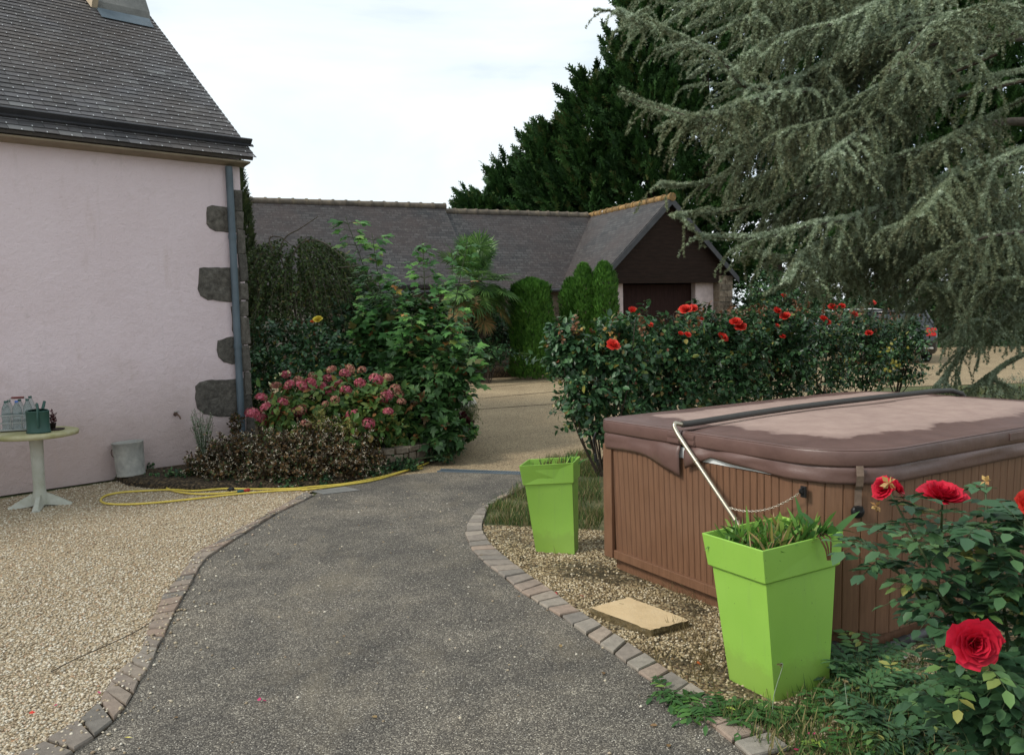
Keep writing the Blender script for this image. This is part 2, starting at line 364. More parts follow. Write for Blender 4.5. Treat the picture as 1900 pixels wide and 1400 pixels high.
def plastic_wood():
    m, t, p, o = newmat('tub_cabinet'); v = coords(t); n = noise(t, coords(t, (30,30,2)), 3, 5)
    c = ramp(t, n, [(.3,(.130,.062,.033)),(.7,(.190,.095,.052))])
    c = mixc(t, ramp(t, noise(t, v, 1.6, 5), [(.45,(0,0,0)),(.8,(.35,.35,.35))]), c, (.22,.13,.085))
    t.links.new(c, p.inputs['Base Color']); p.inputs['Roughness'].default_value = .5; bump(t, p, noise(t, v, 300, 3), .25, .002); return m
MT['tub'] = plastic_wood()
def vinyl(name, dust_sheen):
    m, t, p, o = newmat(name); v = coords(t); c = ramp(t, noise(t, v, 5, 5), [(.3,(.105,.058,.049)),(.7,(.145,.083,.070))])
    if dust_sheen:
        # dried dust and sky reflection, both painted into the top's colour: attribute 'rnd' holds the distance from the edge
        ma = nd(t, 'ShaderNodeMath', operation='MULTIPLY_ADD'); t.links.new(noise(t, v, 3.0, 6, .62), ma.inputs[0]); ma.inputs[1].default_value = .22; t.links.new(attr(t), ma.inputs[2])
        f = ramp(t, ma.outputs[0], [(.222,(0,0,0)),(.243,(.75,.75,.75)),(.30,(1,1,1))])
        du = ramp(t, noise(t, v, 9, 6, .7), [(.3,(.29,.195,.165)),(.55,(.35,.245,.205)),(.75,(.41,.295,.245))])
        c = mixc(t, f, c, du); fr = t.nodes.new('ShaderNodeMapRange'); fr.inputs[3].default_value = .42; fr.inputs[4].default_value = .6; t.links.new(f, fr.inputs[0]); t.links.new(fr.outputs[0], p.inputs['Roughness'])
    else: p.inputs['Roughness'].default_value = .42
    t.links.new(c, p.inputs['Base Color']); p.inputs['Specular IOR Level'].default_value = .5
    b = bump(t, p, noise(t, v, 220, 3), .2, .002); bump(t, p, noise(t, v, 9, 3), .25, .02, b); return m
MT['vinyl'] = vinyl('brown_vinyl', False); MT['vinyl_top'] = vinyl('brown_vinyl_dust_sheen', True)
MT['white'] = simple('white_shell', (.70,.72,.72), .4)
def limemat():
    m, t, p, o = newmat('lime_plastic'); v = coords(t); n = noise(t, v, 2.5, 5); c = ramp(t, n, [(.3,(.235,.45,.058)),(.7,(.28,.50,.075))])
    sp = nd(t, 'ShaderNodeSeparateXYZ'); t.links.new(v, sp.inputs[0]); ma = nd(t, 'ShaderNodeMath', operation='MULTIPLY_ADD'); t.links.new(noise(t, v, 14, 6, .75), ma.inputs[0]); ma.inputs[1].default_value = -.22; t.links.new(sp.outputs[2], ma.inputs[2])
    c = mixc(t, ramp(t, ma.outputs[0], [(-.20,(.30,.30,.30)),(.06,(0,0,0))]), c, (.17,.20,.05))                     # soil splash at the foot
    c = mixc(t, ramp(t, noise(t, coords(t, (16,16,1.4)), 2, 6, .7), [(.56,(0,0,0)),(.78,(.35,.35,.35))]), c, (.20,.33,.09))  # run marks
    c = mixc(t, ramp(t, noise(t, v, 70, 3, .6), [(.70,(0,0,0)),(.74,(.7,.7,.7))]), c, (.06,.09,.02))              # specks
    t.links.new(c, p.inputs['Base Color']); t.links.new(ramp(t, noise(t, v, 6, 5), [(.3,(.38,.38,.38)),(.7,(.6,.6,.6))]), p.inputs['Roughness']); bump(t, p, noise(t, v, 3, 3), .12, .02); return m
MT['green'] = limemat()
MT['steel'] = simple('bronze_steel', (.42,.38,.30), .32, .8, .1)
MT['chainm'] = simple('chain_steel', (.65,.6,.5), .35, .7)
MT['foam'] = simple('dark_foam_sleeve', (.045,.042,.038), .6)
MT['black'] = simple('black_plastic', (.012,.012,.013), .4)
MT['rubber'] = simple('rubber', (.02,.02,.02), .75)
MT['webbing'] = simple('brown_webbing', (.16,.11,.08), .7, 0, .2, 60)
MT['slab'] = stonemat('sandstone', (.46,.34,.19), (.58,.44,.26), (.64,.51,.32), 4, .35)
MT['slabside'] = stonemat('sandstone_mossy', (.06,.05,.025), (.13,.10,.05), (.24,.18,.09), 12, .9)
MT['hose'] = simple('yellow_hose', (.56,.43,.07), .45, 0, .12, 20)
MT['hosegrey'] = simple('grey_corrugated_hose', (.06,.06,.062), .5)
MT['galv'] = stonemat('galvanised', (.20,.20,.19), (.32,.32,.30), (.44,.43,.39), 9, .25)
MT['canm'] = simple('dark_green_plastic', (.022,.07,.055), .5, 0, .12, 6)
MT['tabletop'] = stonemat('algae_resin', (.22,.23,.08), (.36,.34,.19), (.47,.45,.32), 5, .2)
MT['tableleg'] = stonemat('algae_white_resin', (.30,.31,.23), (.44,.45,.40), (.56,.57,.53), 3.5, .15)
MT['potm'] = simple('brown_pot', (.035,.022,.018), .7)
def paver():
    m, t, p, o = newmat('paver'); v = coords(t)
    c = ramp(t, attr(t), [(0,(.15,.135,.12)),(.35,(.20,.165,.14)),(.6,(.25,.18,.14)),(.8,(.21,.19,.165)),(1,(.27,.205,.16))])
    c = mixc(t, .8, c, ramp(t, noise(t, v, 22, 6, .7), [(.3,(.65,.65,.62)),(.7,(1.25,1.25,1.2))]), 'MULTIPLY')
    t.links.new(c, p.inputs['Base Color']); p.inputs['Roughness'].default_value = .9; bump(t, p, noise(t, v, 110, 5, .7), .5, .006); return m
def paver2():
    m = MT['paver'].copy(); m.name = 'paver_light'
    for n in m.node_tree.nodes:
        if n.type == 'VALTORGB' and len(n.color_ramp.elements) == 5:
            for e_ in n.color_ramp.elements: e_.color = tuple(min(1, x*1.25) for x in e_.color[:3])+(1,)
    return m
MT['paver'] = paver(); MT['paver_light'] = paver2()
def glass():
    m, t, p, o = newmat('clear_plastic'); p.inputs['Base Color'].default_value = (.66,.74,.74,1); p.inputs['Roughness'].default_value = .10
    p.inputs['Transmission Weight'].default_value = .9; p.inputs['IOR'].default_value = 1.25; return m
MT['bottle'] = glass()
G = {}
G['rose'] = leafmat('rose_leaf', [(0,(.012,.035,.014)),(.35,(.022,.060,.024)),(.7,(.038,.090,.034)),(.92,(.060,.13,.045)),(.96,(.16,.15,.03)),(1,(.14,.05,.03))], .42, .2, .5, gain=1.75)
G['roseyoung'] = leafmat('rose_young_leaf', [(0,(.07,.03,.02)),(.4,(.10,.045,.03)),(.7,(.05,.06,.02)),(1,(.04,.09,.03))], .5, .2, gain=1.3)
G['nearrose'] = leafmat('near_rose_leaf', [(0,(.020,.050,.024)),(.5,(.036,.088,.038)),(.85,(.065,.135,.05)),(.95,(.10,.18,.05)),(1,(.22,.22,.06))], .5, .22, .4, gain=1.5)
G['weed'] = leafmat('weed_leaf', [(0,(.02,.06,.015)),(.5,(.045,.12,.03)),(.85,(.09,.20,.04)),(1,(.30,.38,.07))], .5, .3, gain=1.7)
G['mapledark'] = leafmat('shaded_maple_leaf', [(0,(.015,.042,.012)),(.5,(.030,.078,.020)),(.9,(.05,.115,.03)),(1,(.14,.05,.02))], .5, .25, gain=1.45)
G['maple'] = leafmat('maple_leaf', [(0,(.025,.07,.02)),(.5,(.045,.12,.03)),(.85,(.08,.18,.04)),(.97,(.13,.22,.05)),(1,(.3,.10,.03))], .5, .35, gain=2.3)
G['shrub'] = leafmat('dark_shrub_leaf', [(0,(.010,.028,.012)),(.5,(.020,.055,.022)),(.9,(.045,.10,.035)),(1,(.08,.13,.04))], .5, .2, gain=1.7)
G['willow'] = leafmat('weeping_leaf', [(0,(.022,.036,.012)),(.5,(.042,.070,.020)),(.9,(.075,.110,.032)),(1,(.12,.10,.03))], .6, .25, gain=1.6)
G['hydleaf'] = leafmat('hydrangea_leaf', [(0,(.04,.09,.02)),(.5,(.08,.16,.035)),(.8,(.15,.20,.05)),(.92,(.25,.17,.04)),(1,(.24,.06,.03))], .5, .3, gain=1.35)
G['heath'] = leafmat('heath_leaf', [(0,(.02,.016,.008)),(.3,(.045,.030,.014)),(.55,(.10,.055,.02)),(.72,(.17,.09,.03)),(.8,(.05,.06,.02)),(1,(.04,.065,.018))], .7, .15, gain=1.3)
G['heathflower'] = leafmat('heath_flower', [(0,(.36,.27,.18)),(.5,(.52,.45,.34)),(1,(.66,.62,.52))], .8, .15)
G['ley'] = leafmat('leyland_spray', [(0,(.010,.028,.008)),(.5,(.020,.052,.013)),(.9,(.036,.084,.020)),(1,(.055,.065,.02))], .6, .12, .25, gain=1.75)
G['thuja'] = leafmat('thuja_spray', [(0,(.024,.075,.010)),(.5,(.048,.135,.018)),(1,(.085,.20,.030))], .6, .2, gain=1.5)
G['cyp'] = leafmat('cypress_spray', [(0,(.018,.032,.010)),(.6,(.035,.055,.016)),(1,(.07,.085,.03))], .7, .1, gain=1.5)
G['cedar'] = leafmat('cedar_needles', [(0,(.050,.050,.026)),(.3,(.088,.096,.050)),(.6,(.130,.155,.092)),(.85,(.185,.230,.155)),(1,(.29,.34,.25))], .6, .12, .3, gain=1.75)
G['bark'] = simple('bark', (.06,.045,.032), .9, 0, .35, 12, .8, 30)
G['greybark'] = simple('grey_branch', (.12,.10,.075), .9, 0, .3, 20, .5)
G['stem'] = simple('green_stem', (.05,.07,.025), .6)
G['palm'] = leafmat('palm_leaf', [(0,(.030,.07,.02)),(.5,(.055,.125,.03)),(1,(.11,.20,.05))], .45, .25, gain=1.5)
G['palmold'] = leafmat('palm_old_leaf', [(0,(.06,.075,.018)),(.5,(.14,.11,.028)),(1,(.25,.13,.04))], .6, .25)
G['grass'] = leafmat('grass_blade', [(0,(.03,.065,.015)),(.5,(.06,.115,.025)),(.8,(.14,.16,.05)),(1,(.33,.27,.13))], .7, .3, gain=1.3)
G['drygrass'] = leafmat('dry_grass_blade', [(0,(.12,.10,.04)),(.5,(.22,.17,.08)),(1,(.34,.27,.14))], .8, .3)
G['silver'] = leafmat('silver_leaf', [(0,(.10,.13,.08)),(.6,(.20,.25,.18)),(1,(.32,.38,.28))], .7, .2, gain=1.35)
G['maroon'] = leafmat('maroon_leaf', [(0,(.05,.012,.016)),(1,(.13,.03,.035))], .5, .2)
G['strap'] = leafmat('strap_leaf', [(0,(.04,.10,.02)),(.5,(.08,.18,.03)),(.85,(.15,.30,.05)),(1,(.25,.16,.06))], .4, .35, gain=1.3)
def petal(name, a, b): return leafmat(name, [(0,a),(1,b)], .55, .25, .25)
G['red'] = petal('crimson_petal', (.44,.008,.026), (.72,.022,.06)); G['coral'] = petal('coral_petal', (.62,.035,.022), (.80,.07,.05))
G['yellow'] = petal('yellow_petal', (.70,.55,.06), (.85,.72,.12)); G['orange'] = petal('orange_petal', (.75,.14,.03), (.85,.25,.05))
G['pinkp'] = petal('pink_petal', (.55,.03,.14), (.75,.12,.26)); G['whitep'] = petal('white_petal', (.7,.7,.6), (.8,.8,.7))
G['hydr'] = leafmat('hydrangea_petal', [(0,(.20,.035,.045)),(.4,(.38,.06,.09)),(.7,(.52,.11,.16)),(.9,(.60,.17,.25)),(1,(.45,.22,.14))], .65, .2)
#PART2
# ------------------------------------------------------------------ ground sheets
def sheet(name, pts, z, mat, kind='structure', label=None, cat=None):
    me = bpy.data.meshes.new(name); me.from_pydata([(p[0], p[1], z) for p in pts], [], [tuple(range(len(pts)))]); me.materials.append(mat)
    me.update(); o = bpy.data.objects.new(name, me); C.objects.link(o)
    if o.data.polygons[0].normal.z < 0: me.flip_normals()
    return tag(o, label, cat, None, kind)
def px(l, z=0.0): return [tuple(onz(a, b, z)[:2]) for a, b in l]
def groundmat():
    m, t, p, o = newmat('far_ground'); v = coords(t)
    c = ramp(t, noise(t, v, .6, 6), [(.3,(.05,.065,.02)),(.55,(.09,.10,.035)),(.75,(.16,.13,.07))])
    t.links.new(c, p.inputs['Base Color']); p.inputs['Roughness'].default_value = .95; bump(t, p, noise(t, v, 25, 6), .8, .03); return m
MT['ground'] = groundmat()
def lawnmat():
    m, t, p, o = newmat('lawn'); v = coords(t)
    c = ramp(t, noise(t, v, 3, 7, .7), [(.3,(.035,.05,.015)),(.5,(.09,.09,.035)),(.7,(.20,.16,.08))])
    t.links.new(c, p.inputs['Base Color']); p.inputs['Roughness'].default_value = .95; bump(t, p, noise(t, v, 60, 6), .8, .02); return m
MT['lawn'] = lawnmat()
sheet('ground', [(-300,-300),(300,-300),(300,500),(-300,500)], -.016, MT['ground'])
sheet('courtyard_paving', px([(700,905),(965,874),(1120,868)]) + [(7.4,16.6),(40,19.5),(40,34),(-9,34),(-6,12)], -.004, MT['court'])
KL_out = [(568,915),(468,971),(420,999),(366,1029),(349,1051),(327,1080),(305,1103),(293,1133),(277,1162),(266,1200),(256,1218),(223,1248),(197,1281),(175,1319),(100,1370),(52,1397),(-20,1436)]
KL_in = [(582,921),(513,955),(472,980),(400,1026),(377,1045),(360,1075),(349,1095),(331,1125),(316,1158),(294,1203),(282,1229),(260,1266),(238,1307),(196,1356),(144,1392),(120,1412),(40,1462)]
KR_out = [(975,893),(950,911),(900,939),(875,961),(864,986),(871,1011),(889,1036),(929,1068),(961,1095),(989,1114),(1034,1141),(1084,1177),(1131,1210),(1163,1233),(1191,1255),(1233,1280),(1290,1325),(1350,1372),(1400,1420)]
KR_in = [(990,895),(960,914),(914,937),(899,962),(895,984),(907,1007),(939,1036),(971,1062),(1000,1082),(1030,1103),(1071,1135),(1113,1163),(1155,1190),(1195,1216),(1226,1238),(1261,1261),(1330,1305),(1410,1355),(1480,1400)]
lk_i, lk_o, rk_o, rk_i = px(KL_in), px(KL_out), px(KR_out), px(KR_in)
sheet('driveway', px([(975,876),(825,875),(760,880),(640,900),(600,906)]) + lk_i + [(-2.2,1.6),(-3.2,-2),(-4,-12),(5,-12),(3.2,-2),(1.9,2.0)] + rk_o[::-1], .004, MT['asphalt'])
sheet('gravel', [tuple(onz(0,925)[:2])] + px([(210,893),(350,870),(500,880),(600,906)]) + lk_o + [(-2.6,1.6),(-3.6,-2),(-5,-12),(-20,-12),(-20,6),(-9,4.6)], .0, MT['gravel'])
sheet('lawn', px([(960,884),(1000,868),(1120,850)]) + [(3.0,11.2),(7.6,15.6),(40,17.6),(40,-12),(6,-12),(3.4,-2),(2.1,2.0)] + rk_i[::-1], .0, MT['lawn'])
sheet('gravel_bed', px([(899,975),(1010,975),(1115,985)]) + [(1.5,5.9),(3.4,5.9),(4.0,3.0),(2.6,2.2)] + rk_i[::-1][:-3], .0045, MT['bedgravel'])
MT['lightgravel'] = gravelmat('white_gravel', [(0,(.40,.36,.30)),(1,(.62,.58,.5))], 60, (.2,.18,.15))
sheet('gravel_corner', px([(810,722),(850,722),(880,738),(885,748),(850,760),(800,765)]), .001, MT['lightgravel'])
def kerb(a, b, name, closer):
    A = crom([(*p, 0) for p in a], 12); B = crom([(*p, 0) for p in b], 12); Mi = (A+B)/2
    L = np.concatenate([[0], np.cumsum(np.linalg.norm(np.diff(Mi, axis=0), axis=1))]); mb = MB(); s = 0
    def pt(P, q): return np.array([np.interp(q, L, P[:,0]), np.interp(q, L, P[:,1])])
    while s < L[-1]-.12:
        wd = random.uniform(.105, .15); g = .007
        q = [pt(A, s+g), pt(B, s+g), pt(B, s+wd-g), pt(A, s+wd-g)]; cc = sum(q)/4
        q = [cc+(p-cc)*random.uniform(.96,1.02)+np.array([random.uniform(-.004,.004) for _ in (0,1)]) for p in q]
        h = (.019 if closer else .020)+random.uniform(-.003,.004); r = random.random(); ti = .06
        top = [cc+(p-cc)*(1-ti) for p in q]
        hh = [h+random.uniform(-.002,.002) for _ in q]
        vs = [(p[0],p[1],-.01) for p in q]+[(p[0],p[1],x-.007) for p, x in zip(q, hh)]+[(p[0],p[1],x) for p, x in zip(top, hh)]
        mb.add(vs, [(i,(i+1)%4,4+(i+1)%4,4+i) for i in range(4)]+[(4+i,4+(i+1)%4,8+(i+1)%4,8+i) for i in range(4)]+[(8,9,10,11)], 0, r)
        s += wd
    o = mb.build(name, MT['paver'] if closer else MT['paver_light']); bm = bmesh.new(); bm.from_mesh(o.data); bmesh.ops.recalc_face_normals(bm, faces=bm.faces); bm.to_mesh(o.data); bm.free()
    tag(o, None, None, None, 'structure')
    # mortar bed under the setts
    n = len(A); me = MB(); me.grid([[tuple(A[i][:2])+(.007,), tuple(B[i][:2])+(.007,)] for i in range(n)], 0, .3, False); q = me.build(name, MT['soil']); tag(q, None, None, None, 'structure')
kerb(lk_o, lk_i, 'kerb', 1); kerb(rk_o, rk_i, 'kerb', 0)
# expansion joints of the courtyard: dark recessed strips
mb = MB()
for a, b in (((846,702),(1090,691)), ((846,723),(1100,700)), ((888,739),(1120,718)), ((884,759),(1140,741)), ((846,709),(960,700))):
    P0 = onz(*a); P1 = onz(*b); d = (P1-P0).normalized(); nn_ = Vector((-d.y, d.x, 0)); k = 24; rows = []
    for i in range(k+1):
        p_ = P0.lerp(P1, i/k); wv = .022*random.uniform(.5,1.3); rows.append([(p_+nn_*wv)[:2]+(.0005,), (p_-nn_*wv)[:2]+(.0005,)])
    mb.grid(rows, 0, .3, False)
tag(mb.build('paving_joint', MT['soil']), None, None, None, 'structure')
# drain
dr = T('channel_drain', 'narrow grey slotted drain channel across the driveway at the courtyard edge', 'drain', onz(890, 876))
a, b = onz(815, 873), onz(985, 879); d = (b-a).normalized(); nv = Vector((-d.y, d.x, 0)); mb = MB(); L = (b-a).length
for o_ in (-.055, .055): mb.box((a+b)/2+nv*o_+Vector((0,0,.004)), (L, .02, .016), (d, nv, Vector((0,0,1))))
mb.build('drain_frame', MT['zinc'], dr); mb = MB()
k = int(L/.03)
for i in range(k): mb.box(a+d*(L*(i+.5)/k)+Vector((0,0,.004)), (.015, .088, .010), (d, nv, Vector((0,0,1))))
mb.build('grating', MT['zinc'], dr)
# loose stones
def stones(name, poly, N, sz, mat, dens=None, z=.0):
    P = np.array(poly); lo, hi = P.min(0), P.max(0); pts = []
    cand = RNG.random((N*8,2))*(hi-lo)+lo
    ins = np.zeros(len(cand), bool); j = len(P)-1
    for i in range(len(P)):
        c1 = (P[i,1] > cand[:,1]) != (P[j,1] > cand[:,1])
        with np.errstate(divide='ignore', invalid='ignore'):
            c2 = cand[:,0] < (P[j,0]-P[i,0])*(cand[:,1]-P[i,1])/(P[j,1]-P[i,1])+P[i,0]
        ins ^= (c1 & c2); j = i
    cand = cand[ins]
    if dens is not None: cand = cand[RNG.random(len(cand)) < dens(cand)]
    cand = cand[:N]; n = len(cand); s_ = sz*RNG.uniform(.55, 1.35, n)
    up = nrm(np.array([0,0,1])+RNG.normal(size=(n,3))*.35); fb = FB()
    fb.inst(STONE, np.c_[cand, z+s_*.25], rdir(n)*[1,1,.2], up, s_); return fb.build(name, mat)
def stonecol(name, stops):
    m, t, p, o = newmat(name); c = ramp(t, attr(t), stops); v = coords(t); c = mixc(t, .5, c, ramp(t, noise(t, v, 120, 3), [(.3,(.7,.7,.7)),(.7,(1.2,1.2,1.2))]), 'MULTIPLY')
    t.links.new(c, p.inputs['Base Color']); p.inputs['Roughness'].default_value = .75; return m
MT['st1'] = stonecol('pebble', [(0,(.22,.16,.10)),(.2,(.36,.285,.185)),(.5,(.47,.395,.28)),(.8,(.58,.515,.40)),(.93,(.66,.61,.51)),(1,(.38,.23,.13))])
MT['st2'] = stonecol('bed_pebble', [(0,(.10,.07,.035)),(.35,(.25,.18,.09)),(.7,(.42,.33,.19)),(1,(.60,.52,.38))])
MT['st3'] = stonecol('grit', [(0,(.16,.15,.135)),(.5,(.34,.31,.27)),(1,(.62,.58,.5))])
gp = [(-4.9,8.0)] + px([(210,893),(350,870),(500,880),(596,908)]) + lk_o + [(-2.0,2.4),(-5.5,2.4)]
tag(stones('gravel', gp, 85000, .0078, MT['st1'], lambda c: np.clip(2.8/c[:,1], .12, 1)**2), None, None, None, 'stuff')
bp = px([(899,985),(1010,975),(1115,985)]) + [(1.5,5.3),(2.2,4.6),(2.5,2.6)] + rk_i[::-1][:-4]
def bden(c): return (np.sin(c[:,0]*7+np.sin(c[:,1]*5)*2)+np.sin(c[:,1]*9+c[:,0]*3) > -.15)*.85+.10
tag(stones('gravel', bp, 21000, .0085, MT['st2'], bden, .004), None, None, None, 'stuff')
ap = [lk_i[0]] + lk_i[1:] + [(1.3,2.9)] + rk_o[::-1]
tag(stones('gravel', ap, 170, .0075, MT['st1'], None, .004), None, None, None, 'stuff')
def near_kerb(c):
    K = np.array(lk_i); d = np.min(np.linalg.norm(c[:,None]-K[None], axis=2), axis=1); return np.clip(.30-d, 0, 1)*2.6
tag(stones('gravel', ap, 700, .009, MT['st1'], near_kerb, .006), None, None, None, 'stuff')
lkp = [tuple(p) for p in lk_o]+[tuple(p) for p in lk_i[::-1]]; tag(stones('gravel', lkp, 330, .0085, MT['st1'], None, .018), None, None, None, 'stuff')
tag(stones('gravel', ap, 3500, .0034, MT['st3'], lambda c: np.clip(3.2/c[:,1], .1, 1)**2, .004), None, None, None, 'stuff')
# ------------------------------------------------------------------ house
W0 = Vector((-4.99, 8.095, 0)); WD = Vector((.730, .683, 0)).normalized(); WI = Vector((-WD.y, WD.x, 0)); WN = -WI; Z = Vector((0,0,1))
def W(t, u, z): return W0+WD*t+WI*u+Z*z
def wpx(x, y, off=0.0):
    p = onplane(x, y, W0+WN*off, WN); r = p-W0; return (r.dot(WD), p.z)
TC = 2.56; TL = -7.0; WH = 3.5; RD = 4.0; SL = .8; ZE = 3.53; UE = -.22
def rz(u): return ZE+SL*(u-UE)
house = T('house', 'pink rendered house with slate roof, rough granite corner stones and a grey chimney', 'house', W(TC,0,0))
mb = MB(); gab = [(0,0),(0,rz(0)-.13),(RD,rz(RD)-.14),(2*RD,rz(0)-.13),(2*RD,0)]
mb.prism([W(TL,u,z) for u, z in gab], WD*(TC-TL)); mb.build('wall', MT['pink'], house)
mb = MB()   # roof body (back slope and slab under the slates)
rp = [(UE,rz(UE)-.012),(RD,rz(RD)-.012),(2*RD-UE,rz(UE)-.012),(2*RD-UE,rz(UE)-.055),(RD,rz(RD)-.055),(UE+.02,rz(UE)-.04)]
mb.prism([W(TL-.1,u,z) for u, z in rp], WD*(TC-TL+.17)); roof = mb.build('roof', MT['slate'], house)
sdir = (WI+Z*SL).normalized(); snor = WD.cross(sdir).normalized()
if snor.z < 0: snor = -snor
def S(t, s, h=0): return W(t, UE, ZE)+sdir*s+snor*h
mb = MB(); row = 0; s = -.02; SLL = math.hypot(RD-UE, SL*(RD-UE)); EX = .098
while s < SLL:
    t = -4.9+(.11 if row % 2 else 0); 
    while t < TC+.08:
        wd = min(.22, TC+.10-t)
        if wd > .05:
            j = random.uniform(-.004,.004); hh = random.uniform(0,.003)
            a_ = S(t+.0022, s+j, .010+hh); b_ = S(t+wd-.0022, s+j+random.uniform(-.003,.003), .010+hh); c_ = S(t+wd-.0022, s+.12, .001); d_ = S(t+.0022, s+.12, .001); dn = snor*-.005
            mb.add([a_,b_,c_,d_,a_+dn,b_+dn], [(0,1,2,3),(4,5,1,0),(0,3,4),(1,5,2)], 0)
            m_ = S(t+wd/2+.11*0, s+j-.003, .013+hh)
            mb.add([m_-WD*.0045, m_+WD*.0045, m_+WD*.0045+sdir*.020+snor*.002, m_-WD*.0045+sdir*.020+snor*.002], [(0,1,2,3)], 1)
        t += .22
    s += EX; row += 1
mb.build('slates', [MT['slate'], MT['hook']], house)
mb = MB()    # board gutter lying on the slope
for q in (0,):
    pr = [(.235,.02),(.228,.098),(.245,.101),(.34,.022)]
    mb.prism([S(-5.2, s_, h_) for s_, h_ in pr], WD*(TC+5.2+.13))
mb.prism([S(-5.2, s_, h_) for s_, h_ in [(.20,.020),(.20,.034),(.24,.034),(.24,.02)]], WD*(TC+5.2+.15)); mb.build('roof_gutter', MT['darkzinc'], house)
mb = MB(); mb.prism([W(-5.2,u,z) for u, z in [(UE+.03,ZE-.052),(-.001,ZE-.01),(-.001,ZE-.095),(UE+.04,ZE-.070)]], WD*(TC+5.2+.05)); mb.build('soffit', MT['soffit'], house)
# quoins, outlines measured on the wall
def outline(pl, name, mat, off, parent, jag=.006):
    L_ = [wpx(x, y) for x, y in pl]; P = []
    for i in range(len(L_)):
        a_, b_ = Vector(L_[i]), Vector(L_[(i+1)%len(L_)]); k = max(1, int((b_-a_).length/.05))
        for q in range(k):
            c_ = a_.lerp(b_, q/k); P.append((c_[0]+random.uniform(-jag,jag), c_[1]+random.uniform(-jag,jag)))
    cx = sum(p[0] for p in P)/len(P); cy = sum(p[1] for p in P)/len(P); m_ = MB(); n = len(P)
    rows = [[W(t,-o_,z) for t, z in [(cx+(a-cx)*f, cy+(b-cy)*f) for a, b in P]] for f, o_ in ((1.0,-.01),(1.0,off*.7),(.96,off),(.6,off+.008),(.25,off+.003))]
    rows = [[p+WN*random.uniform(-.004,.004) for p in r] for r in rows]
    m_.grid(rows, 0, random.random(), False, True); m_.add(rows[-1], [tuple(range(n))], 0, .5); return m_.build(name, mat, parent)
QS = [[(384,384),(392,380),(418,384),(424,385),(432,378),(440,379),(441,431),(425,432),(400,429),(389,424),(383,414)],
      [(369,498),(378,496),(410,497),(444,496),(447,560),(430,561),(412,558),(385,556),(372,548),(367,536),(369,515)],
      [(428,569),(440,564),(452,564),(453,624),(436,628),(431,612),(430,590)],
      [(404,632),(412,629),(428,624),(452,622),(454,674),(430,675),(414,671),(405,662),(402,648)],
      [(363,716),(370,708),(384,704),(420,705),(438,703),(457,700),(458,768),(440,771),(398,772),(378,768),(366,757),(362,738)]]
for q in QS: outline(q, 'corner_stone', MT['granite'], .012, house)
mb = MB()       # rubble edge of the corner itself
z = 0.0
while z < 2.95:
    h = random.uniform(.16,.34); 
    mb.box(W(TC-.03+random.uniform(-.01,.015), .10, z+h/2), (.09+random.uniform(0,.02), .24, h-.006), (WD, WI, Z), jit=.012); z += h
mb.build('corner_masonry', MT['granite'], house, bevel=.012)
# downpipe
mb = MB(); tp = [wpx(433,310), wpx(452,785)]; tt = wpx(443,600)[0]; DT = TC-.155
mb.tube([W(DT,-.055,3.42), W(DT,-.06,2.6), W(DT,-.06,.02)], .041, 16); dp = mb.build('downpipe', MT['zinc'], house)
for zz in (2.62, 1.36): 
    mb = MB(); mb.tube([W(DT,-.06,zz-.028), W(DT,-.06,zz+.028)], .046, 16); mb.tube([W(DT,-.06,zz-.008), W(DT,-.06,zz+.008)], .0475, 16); mb.build('collar', MT['zinc'], dp)
# chimney
ch0 = W(TC-.62, 2.70, 0); mb = MB(); base = rz(2.7)
def cb(t0, t1, u0, u1, z0, z1, mi=0): mb.box((W(t0,u0,z0)+W(t1,u1,z1))/2, (t1-t0,u1-u0,z1-z0), (WD,WI,Z), mi)
cb(TC-.64, TC+.0, 2.74, 4.3, base-.6, 9.0); chim = mb.build('chimney', [MT['cement'], MT['cream']], house)
mb = MB(); cb(TC-.655, TC-.641, 2.76, 4.3, base-.4, 9.0); mb.build('chimney_side', MT['cream'], chim)
mb = MB()
fl = [(2.74, base+.34), (2.735, base+.28), (2.58, base+.02), (2.56, base-.12), (2.74, base-.2)]
mb.prism([W(TC-.70,u,z) for u, z in fl], WD*(.74)); mb.build('chimney_flashing', MT['cement'], chim)
mb = MB(); mb.prism([S(TC-.66,(2.36-UE)*math.sqrt(1+SL*SL)+q,h) for q, h in ((0,.024),(.22,.05),(.22,.02),(0,.018))], WD*.66); mb.build('lead_flashing', MT['zinc'], chim)
mb = MB(); q0 = (2.58-UE)*math.sqrt(1+SL*SL); mb.prism([S(TC-.72,q0-.02,.02), S(TC-.64,q0,.02), S(TC-.64,SLL,.02), S(TC-.78,SLL,.02)], snor*.12); mb.build('chimney_side', MT['cream'], chim)
# tap
tp_ = wpx(325,768); mb = MB(); c0 = W(tp_[0],0,tp_[1]); mb.tube([c0, c0+WN*.07, c0+WN*.095-Z*.02+WD*.01, c0+WN*.10-Z*.05+WD*.02], [.011,.011,.010,.008], 8); mb.tube([c0+WN*.05, c0+WN*.05+Z*.03], .008, 8)
mb.tube([c0+WN*.001, c0+WN*.008], .022, 12); tap = mb.build('tap', simple('old_brass', (.14,.09,.07), .5, .5), house); mb = MB(); mb.tube([c0+WN*.05+Z*.032-WD*.028, c0+WN*.05+Z*.032+WD*.028], .006, 6); mb.build('handle', MT['galv'], tap)
